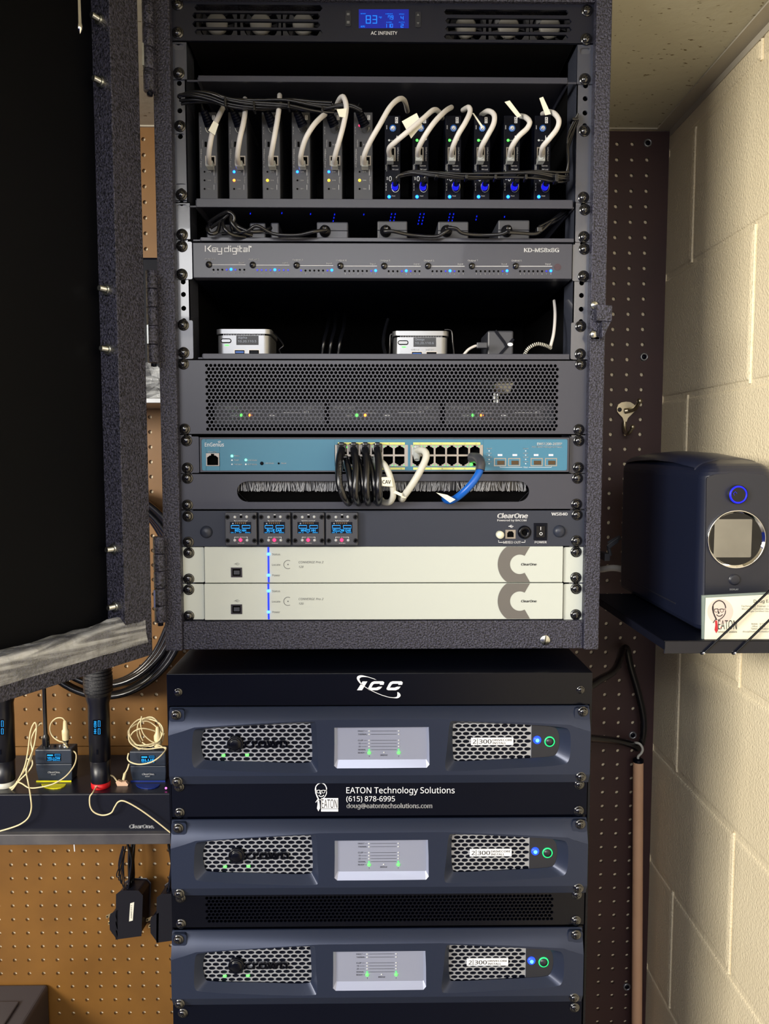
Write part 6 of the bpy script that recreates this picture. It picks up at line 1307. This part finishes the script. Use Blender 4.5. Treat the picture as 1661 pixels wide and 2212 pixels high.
q = MB(); q.text('ClearOne.', 278.5, 333, 1789, 7.6, YF-.0004, 'white', .045, shear=.2); q.build('brand_lettering', t)
q = MB(); ledp(q, 358.5, 1702.5, 2.6, .26, 'Lpink'); q.build('status_light', t)
def mic(cx, by, l, ring, disp_x):
    base = PZ(cx, by, ZST); d = base.y-CAM.y; hw = px2m(24, base.y, by)*.93; Z = lambda y: PY(cx, y, base.y).z
    t = thing('handheld_microphone', l, 'microphone', base, 'handheld microphones in the charging station')
    q = MB(); zs = [(hw*.86, 0), (hw*.93, .006)]; H = Z(1640)-ZST; H2 = Z(1506)-ZST; H3 = Z(1497)-ZST
    q.lathe(base, (0, 0, 1), [(hw*.88, .009), (hw*.9, .011), (hw*.93, H-.0006), (hw*.91, H-.0006), (hw*.91, H), (hw*.97, H+.0004), (hw*1.0, H2-.03), (hw*.98, H2-.010), (hw*1.15, H2), (hw*1.15, H2+.004)], 'mic', n=36); q.build('body', t)
    q = MB(); q.lathe(base, (0, 0, 1), [(0, 0), (hw*.86, 0), (hw*.88, .001), (hw*.90, .009), (hw*.8, .0092)], ring, n=32); lab(q.build('colour_ring', t), 'red end ring' if ring == 'redp' else 'white end ring')
    q = MB(); ht = H2+.004; R_ = hw*1.32; q.lathe(base+Vector((0, 0, ht)), (0, 0, 1), [(hw*1.15, 0), (R_, .008), (R_, .012), (R_*1.02, .026), (R_*.95, .040), (R_*.7, .051), (R_*.35, .057), (0, .058)], 'mesh_black', n=36)
    for k in range(7): q.lathe(base+Vector((0, 0, ht+.006+k*.0055)), (0, 0, 1), [(R_*1.0, 0), (R_*1.03, .0006), (R_*1.0, .0012)], 'blkg', n=36)
    q.build('grille_head', t)
    q = MB(); x0 = disp_x; Yd = base.y-hw*1.0-.0006
    q.rect(x0, x0+17, 1555, 1588, Yd, 'oledbg'); q.vtext('RED HH', x0+2, 1558, 1585, 5, Yd-.0002, 'Loled', .02); q.stroke([(x0+11, 1557), (x0+15, 1557), (x0+15, 1570), (x0+11, 1570), (x0+11, 1557)], 1, Yd-.0002, 'Loled'); q.stroke([(x0+11, 1574), (x0+15, 1574), (x0+15, 1586), (x0+11, 1586), (x0+11, 1574)], 1, Yd-.0002, 'Loled'); q.build('display', t)
    q = MB(); q.pbox(x0+7, x0+11, 1620, 1630, Yd+.0006, .002, 'blkg'); q.build('switch', t)
mic(218, 1699, 'handheld microphone with a red end ring standing between the two body packs', 'redp', 201)
mic(12, 1697, 'handheld microphone cut by the left edge of the view', 'cwhite', -8)
def pack(x0, x1, yt, yb, l, tabm, name, tabl):
    base = PZ((x0+x1)/2, yb, ZST); Y = base.y; a, b, c, d = R4(x0, x1, yt, yb, Y); w_ = x1-x0
    t = thing('body_pack', l, 'body pack', (base.x, Y+.012, ZST), 'body pack transmitters in the charging station')
    zj = PY(x0, yt+32, Y).z; q = MB(); q.add([(a+.002, Y+.004, ZST), (b-.002, Y+.004, ZST), (b-.002, Y+.026, ZST), (a+.002, Y+.026, ZST), (a, Y+.001, zj-.01), (b, Y+.001, zj-.01), (b, Y+.026, zj-.01), (a, Y+.026, zj-.01), (a, Y, zj), (b, Y, zj), (b, Y+.026, zj), (a, Y+.026, zj)],
          [(0, 1, 5, 4), (1, 2, 6, 5), (2, 3, 7, 6), (3, 0, 4, 7), (4, 5, 9, 8), (5, 6, 10, 9), (6, 7, 11, 10), (7, 4, 8, 11), (8, 9, 10, 11), (0, 3, 2, 1)], 'pack'); q.build('battery_case', t, .0012)
    q = MB(); q.box(a-.0004, b+.0004, Y-.0006, Y+.0265, zj+.0004, d, 'pack'); q.build('upper_case', t, .0018)
    F = Y-.001; q = MB(); q.rect(x0+w_*.30, x0+w_*.70, yt+9, yt+25, F, 'oledbg'); G = F-.0002; q.rect(x0+w_*.32, x0+w_*.48, yt+11, yt+14, G, 'Loled'); q.stroke([(x0+w_*.53, yt+10.5), (x0+w_*.68, yt+10.5), (x0+w_*.68, yt+14), (x0+w_*.53, yt+14), (x0+w_*.53, yt+10.5)], .8, G, 'Loled')
    q.text(name, x0+w_*.32, x0+w_*.68, yt+21.5, 5, G, 'Loled', .02); q.text('OFF MENU', x0+w_*.32, x0+w_*.68, yt+24.3, 1.6, G, 'Loled', .02); q.build('display', t)
    q = MB(); q.text('ClearOne.', x0+w_*.33, x0+w_*.68, yt+51, 3.6, F+.0002, 'white', .04, shear=.2); q.text('WS84T', x0+w_*.42, x0+w_*.56, yt+55.5, 2.4, F+.0002, 'white', .03); q.build('brand_lettering', t)
    q = MB(); Yt = Y-.001; q.hexa([PY(*p, Yt) for p in ((x0+1, yb+6), (x1-1, yb+6), (x1-1, yb-3), (x0+1, yb-3))], [PY(*p, Yt+.004) for p in ((x0+1, yb+6), (x1-1, yb+6), (x1-1, yb-3), (x0+1, yb-3))], tabm)
    lp = [(PY(x, y, Yt-.004).x, PY(x, y, Yt-.004).z) for x, y in [(x0+w_*.18, yb+2)]+[(x0+w_*(.5-.32*math.cos(PI*i/10)), yb+4+9*math.sin(PI*i/10)) for i in range(11)]+[(x0+w_*.82, yb+2)]]
    zmin = min(p[1] for p in lp); lp = [(x, max(z, ZST+.0003)) for x, z in lp]
    fr = [PZ(x, y, ZST+.0015) for x, y in [(x0+w_*(.5-.34*math.cos(PI*i/10)), yb+4+10*math.sin(PI*i/10)) for i in range(11)]]; n = len(fr); q.add([v for v in fr]+[v+Vector((0, 0, -.0014)) for v in fr], [tuple(range(n))]+[(i, i+1, n+i+1, n+i) for i in range(n-1)], tabm); lab(q.build('colour_tab', t), tabl)
    q = MB()
    for k, u in enumerate((.16, .30, .46, .60)): q.cyl((a+(b-a)*u, Y+.013, d), (a+(b-a)*u, Y+.013, d+.0025), .0022, .002, 'alu' if k % 2 else 'blk', 10)
    q.build('top_controls', t)
    return t, a, b, Y, d
t, a, b, Yk, d = pack(77, 155, 1619, 1689, 'body pack with a yellow tab at the left of the charging station', 'yel', 'YELLOW', 'yellow tab')
q = MB(); x = a+.012; q.lathe((x, Yk+.013, d), (0, 0, 1), [(.0058, 0), (.0058, .014), (.0045, .018), (.0032, .021), (.0030, .10), (.0024, .118), (0, .119)], 'cblack', n=18); q.build('antenna', t)
p0 = Vector((PY(142, 1600, Yk+.013).x, Yk+.013, d)); q = MB(); q.lathe(p0, (0, 0, 1), [(.0052, 0), (.0052, .002), (.0046, .002), (.0046, .010), (.0055, .011)], 'zinc', n=18); q.build('socket', t)
Yc = Yk+.013; ct = thing('earset_cable', 'cream earset connector and looped cable plugged into the yellow tabbed body pack', 'earset', p0+Vector((0, 0, .011)))
q = MB(); zc = PY(142, 1600, Yc).z; H = PY(142, 1556, Yc).z-p0.z; q.lathe(p0, (0, 0, 1), [(.0052, .011), (.0056, H*.50), (.0056, H*.62), (.0040, H*.66), (.0028, H*.98), (0, H)], 'ccream', n=18); q.build('connector', ct)
q = MB(); q.ptube([(141, 1558, Yc), (134, 1551, Yc), (121, 1552, Yc), (110, 1563, Yc), (108, 1578, Yc-.002), (115, 1592, Yc-.006), (128, 1601, Yc-.009), (137, 1604, Yc-.008), (150, 1618, Yc-.004), (162, 1625, Yc-.010), (165, 1636, Yc-.022), (160, 1654, Yc-.034), (143, 1676, Yc-.045), (118, 1692, Yc-.052), (90, 1700, Yc-.055), (64, 1702, Yc-.056), (48, 1693, Yc-.05), (36, 1688, Yc-.04)], .0011, 'ccream', n=8); q.build('cord', ct)
LK = 'loose cream earset cords at the left of the charging station'
for k, (pts, l) in enumerate((([(0, 1708, .27), (20, 1706, .27), (36, 1690, .27), (52, 1660, .27), (60, 1625, .275), (66, 1580, .28), (75, 1561, .28), (79, 1572, .28), (74, 1610, .275), (60, 1650, .27), (57, 1668, .265), (61, 1690, .262), (66, 1720, .235), (68, 1745, .235), (62, 1765, .235), (48, 1778, .235), (28, 1787, .235), (-6, 1797, .235)], 'cream cord hanging in a long curve over the front of the station at the left'),
    ([(10, 1706, .275), (30, 1697, .27), (45, 1676, .27), (62, 1650, .272), (70, 1625, .275), (67, 1600, .28), (76, 1577, .282), (88, 1562, .285)], 'cream cord crossing the tall loop, ending behind the antenna'),
    ([(-6, 1709, .265), (22, 1709, .265), (40, 1688, .265), (60, 1668, .268), (70, 1652, .272), (68, 1640, .276), (60, 1640, .28)], 'cream cord lowest in the pile at the left edge'))):
    cord('earset_cable', l, pts, .0012, 'ccream', group=LK)
t, a, b, Yk, d = pack(281, 358, 1623, 1689, 'body pack with a blue tab beside the lower rack', 'bluep', 'BLUE', 'blue tab')
ct = thing('earset_microphone', 'cream earset coiled on the blue tabbed body pack, its pink capsule hanging left', 'earset', (PY(315, 1600, Yk).x, Yk, d))
def loop(cx, cy, rx, ry, n, Y, ph=0, wob=3, turns=1.0):
    return [(cx+(rx+wob*math.sin(i*1.9+ph))*math.cos(ph+2*PI*turns*i/n), cy+(ry+wob*math.cos(i*2.3+ph))*math.sin(ph+2*PI*turns*i/n), Y+.006*math.sin(i*1.3+ph)) for i in range(n+1)]
Yc = Yk+.012; q = MB()
for args in ((316, 1585, 38, 35, 10, Yc, 0), (317, 1583, 36, 31, 9, Yc-.004, .6), (312, 1588, 35, 28, 9, Yc+.004, 1.4), (322, 1580, 28, 30, 8, Yc, 2.2), (314, 1592, 34, 18, 8, Yc-.006, 3)): q.ptube(loop(*args), .0011, 'ccream', n=7, sub=5)
q.ptube([(306, 1547, Yc-.008), (304, 1565, Yc-.01), (310, 1585, Yc-.01), (325, 1600, Yc-.008), (345, 1610, Yc-.006), (358, 1618, Yc-.008)], .0011, 'ccream', n=7)
q.ptube([(300, 1572, Yc-.004), (304, 1590, Yc-.006), (309, 1600, Yc-.004)], .0010, 'ccream', n=7)
q.ptube([(278, 1585, Yc-.006), (280, 1602, Yc-.01), (296, 1615, Yc-.012), (320, 1618, Yc-.012), (345, 1615, Yc-.012), (359, 1616, Yc-.014), (350, 1630, Yc-.03), (330, 1645, Yc-.036), (305, 1651, Yc-.036), (286, 1648, Yc-.034), (276, 1640, Yc-.03), (278, 1627, Yc-.026)], .0012, 'ccream', n=7); q.build('cord', ct)
q = MB(); q.lathe(PY(341, 1612, Yc), (0, 0, 1), [(.006, 0), (.006, .018), (.0038, .022), (.0025, .032), (0, .033)], 'ccream', n=16); q.build('connector', ct)
q = MB(); YC_ = Yk-.012; q.ptube([(279, 1650, YC_), (275, 1662, YC_), (269, 1672, YC_)], .0014, 'ccream'); q.ptube([(270, 1670, YC_), (267, 1684, YC_)], .0025, 'ccream'); cp = PY(262, 1694, YC_)
q.prism([(PY(x, y, YC_).x, PY(x, y, YC_).z) for x, y in ((251, 1688), (256, 1685), (264, 1688), (273, 1687), (278, 1693), (275, 1701), (264, 1704.5), (258, 1704))], YC_-.003, YC_+.003, 'skin'); q.build('capsule', ct, .0012)
q = MB(); q.ptube([(253, 1688, YC_), (244, 1677, YC_), (232, 1675, YC_-.005), (219, 1684, YC_-.012), (208, 1700, YC_-.02), (200, 1713, .240), (194, 1722, .238), (195, 1742, .238), (204, 1755, .238), (222, 1761, .238), (240, 1756, .238), (248, 1743, .238), (256, 1732, .238), (270, 1731, .238), (300, 1747, .238), (335, 1772, .238), (370, 1800, .238)], .0012, 'ccream', n=8); q.build('thin_cord', ct)

# power adapters hanging under the shelf
def adapter(dx, dy, Y, l, strip):
    P = lambda x, y: PY(x+dx, y+dy, Y); t = thing('power_adapter', l, 'power adapter', P(278, 2022), 'power adapters hanging below the shelf')
    q = MB(); F_ = [P(*p) for p in ((252, 2027), (303, 2020), (306, 1935), (298, 1926), (262, 1926), (253, 1933))]; n = len(F_); Bk = [v+Vector((.004, .035, .002)) for v in F_]
    q.add(F_+Bk, [tuple(range(n)), tuple(range(2*n-1, n-1, -1))]+[(i, (i+1) % n, n+(i+1) % n, n+i) for i in range(n)], 'mic'); q.build('case', t, .002)
    q = MB(); N_ = [P(*p) for p in ((253, 1968), (240, 1975), (238, 1983), (239, 2008), (252, 2026))]; n = 5; Bk = [v+Vector((.004, .03, .002)) for v in N_]; q.add(N_+Bk, [tuple(range(n)), tuple(range(2*n-1, n-1, -1))]+[(i, (i+1) % n, n+(i+1) % n, n+i) for i in range(n)], 'mic'); q.build('plug_nose', t, .0015)
    for k, (u, v) in enumerate(((0, 0), (-9, -6))):
        q = MB(); A = [P(x+u, y+v)+Vector((0, .010+.010*k, 0)) for x, y in ((242, 2001), (229, 2006), (229, 1999), (242, 1993))]; q.hexa(A, [v_+Vector((0, .0014, 0)) for v_ in A], 'brass_prong'); h = P(232+u, 2001.5+v)+Vector((0, .0098+.010*k, 0)); q.lathe(h, (0, -1, 0), [(.0014, 0), (0, 0)], 'hole', n=8); q.build('prong', t)
    q = MB(); p = P(273, 1930); q.lathe(p+Vector((0, .012, -.004)), (0, 0, 1), [(.006, 0), (.005, .006), (.0036, .012)], 'blkg', n=14); q.tube([p+Vector((0, .012, .006)), P(274, 1905)+Vector((0, .015, 0)), P(276, 1870)+Vector((0, .02, 0)), PY(276+dx, 1824, Y+.02)], .0024, 'cblack'); q.build('cord', t)
    if strip:
        q = MB(); A = [P(*p)+Vector((0, -.0006, 0)) for p in ((279, 1990), (287, 1988), (290, 1948.5), (281.5, 1951))]; q.hexa(A, [v_+Vector((0, .0004, 0)) for v_ in A], 'tag'); q.vtext('110-240V', 282.4+dx, 1955+dy, 1984+dy, 2.6, Y-.001, 'ink', .0); lab(q.build('paper_label', t), 'white printed strip')
    return t
adapter(0, 0, .345, 'black power adapter with a white printed strip hanging below the shelf', True)
adapter(88, 7, .345, 'black power adapter half hidden behind the lower rack', False)
bundle('cable_bundle', 'tied black cords bunched above the labelled power adapter', [(285, 1828, .375), (284, 1860, .37), (283, 1895, .37), (279, 1918, .365)], 9, .009, .0022)
t = thing('cable_bundle', 'thin black wire loops hanging left of the labelled adapter', 'cable bundle', PY(262, 1830, .37))
for k in range(4):
    MB().ptube([(268-k, 1828, .37), (262-k*2, 1860+k*3, .365), (252+k*4, 1888+k*7, .362), (256+k*4, 1893+k*6, .362), (264+k, 1862, .368), (272, 1828, .372)], .0010, 'cblack', n=6).build('wire', t)
# dark case at the lower left
a = PY(105, 2132, .40); z1 = a.z; x1 = PY(101, 2132, .40).x; t = thing('storage_case', 'dark grey storage case at the lower left corner under the pegboard', 'case', (-.75, .26, 0))
q = MB(); q.box(-.95, x1, .14, YB-.001, 0, z1, 'dkgrey'); q.build('body', t, .006, 3)
q = MB(); q.box(-.93, x1-.03, .18, .36, z1, z1+.004, 'dkgrey'); q.build('lid_panel', t, .003)


# coil of thick black cable hanging on the left pegboard, behind the open door
t = thing('cable_coil', 'large coil of thick black cable hanging on the brown pegboard behind the door', 'cable coil', PY(225, 1060, .40))
for k in range(6):
    rx, ry, cx, cy = 152+7*k, 205+6*k-(k % 3)*6, 222+2*(k % 3), 1272+2*k; Yk = .392-.010*(k % 3)-.004*k
    MB().ptube([(cx+rx*math.cos(2*PI*i/20+.4), cy+ry*math.sin(2*PI*i/20+.4), Yk) for i in range(21)], .0052, 'cblack', n=10, sub=4).build('cable_turn', t)
q = MB(); q.tube([PY(225, 1050, YB), PY(225, 1052, .36), PY(225, 1040, .355)], .003, 'zinc'); q.build('peg_hook', t)
# shelf with a plastic bag seen in the gap beside the hinges
zz = PY(335, 862, .25).z; t = thing('small_shelf', 'pale edged shelf seen in the gap between door and cabinet', 'shelf', (-.42, .33, zz-.008))
q = MB(); q.box(-.60, -.275, .25, YB-.0005, zz-.006, zz+.0015, 'alu'); q.build('board', t, .0008)
t = thing('plastic_bag', 'clear crumpled plastic bag on the small shelf behind the cabinet hinge', 'plastic bag', (PY(330, 858, .28).x, .30, zz+.0016))
q = MB(); c = Vector((PY(325, 858, .28).x-.02, .31, zz+.0016)); vs = []; N = 14
for j in range(8):
    for i in range(N):
        a_ = 2*PI*i/N; h = j/7; r = .055*(1-.75*h**2)*(1+.22*math.sin(i*2.7+j*1.9)); vs.append(c+Vector((r*math.cos(a_), r*.6*math.sin(a_), .058*h+.004*math.sin(i*3.1+j) if j else 0)))
q.add(vs, [(j*N+i, j*N+(i+1) % N, (j+1)*N+(i+1) % N, (j+1)*N+i) for j in range(7) for i in range(N)], 'wrap', False); q.build('film', t)
z1, z0 = PY(330, 532, .28).z, zz+.0016
t = thing('storage_case', 'dark case on the small shelf, seen beside the upper hinge', 'case', (-.48, .34, z0))
q = MB(); q.box(-.60, PY(345, 700, .33).x, .345, YB-.001, z0, z1, 'blk'); q.build('body', t, .004)
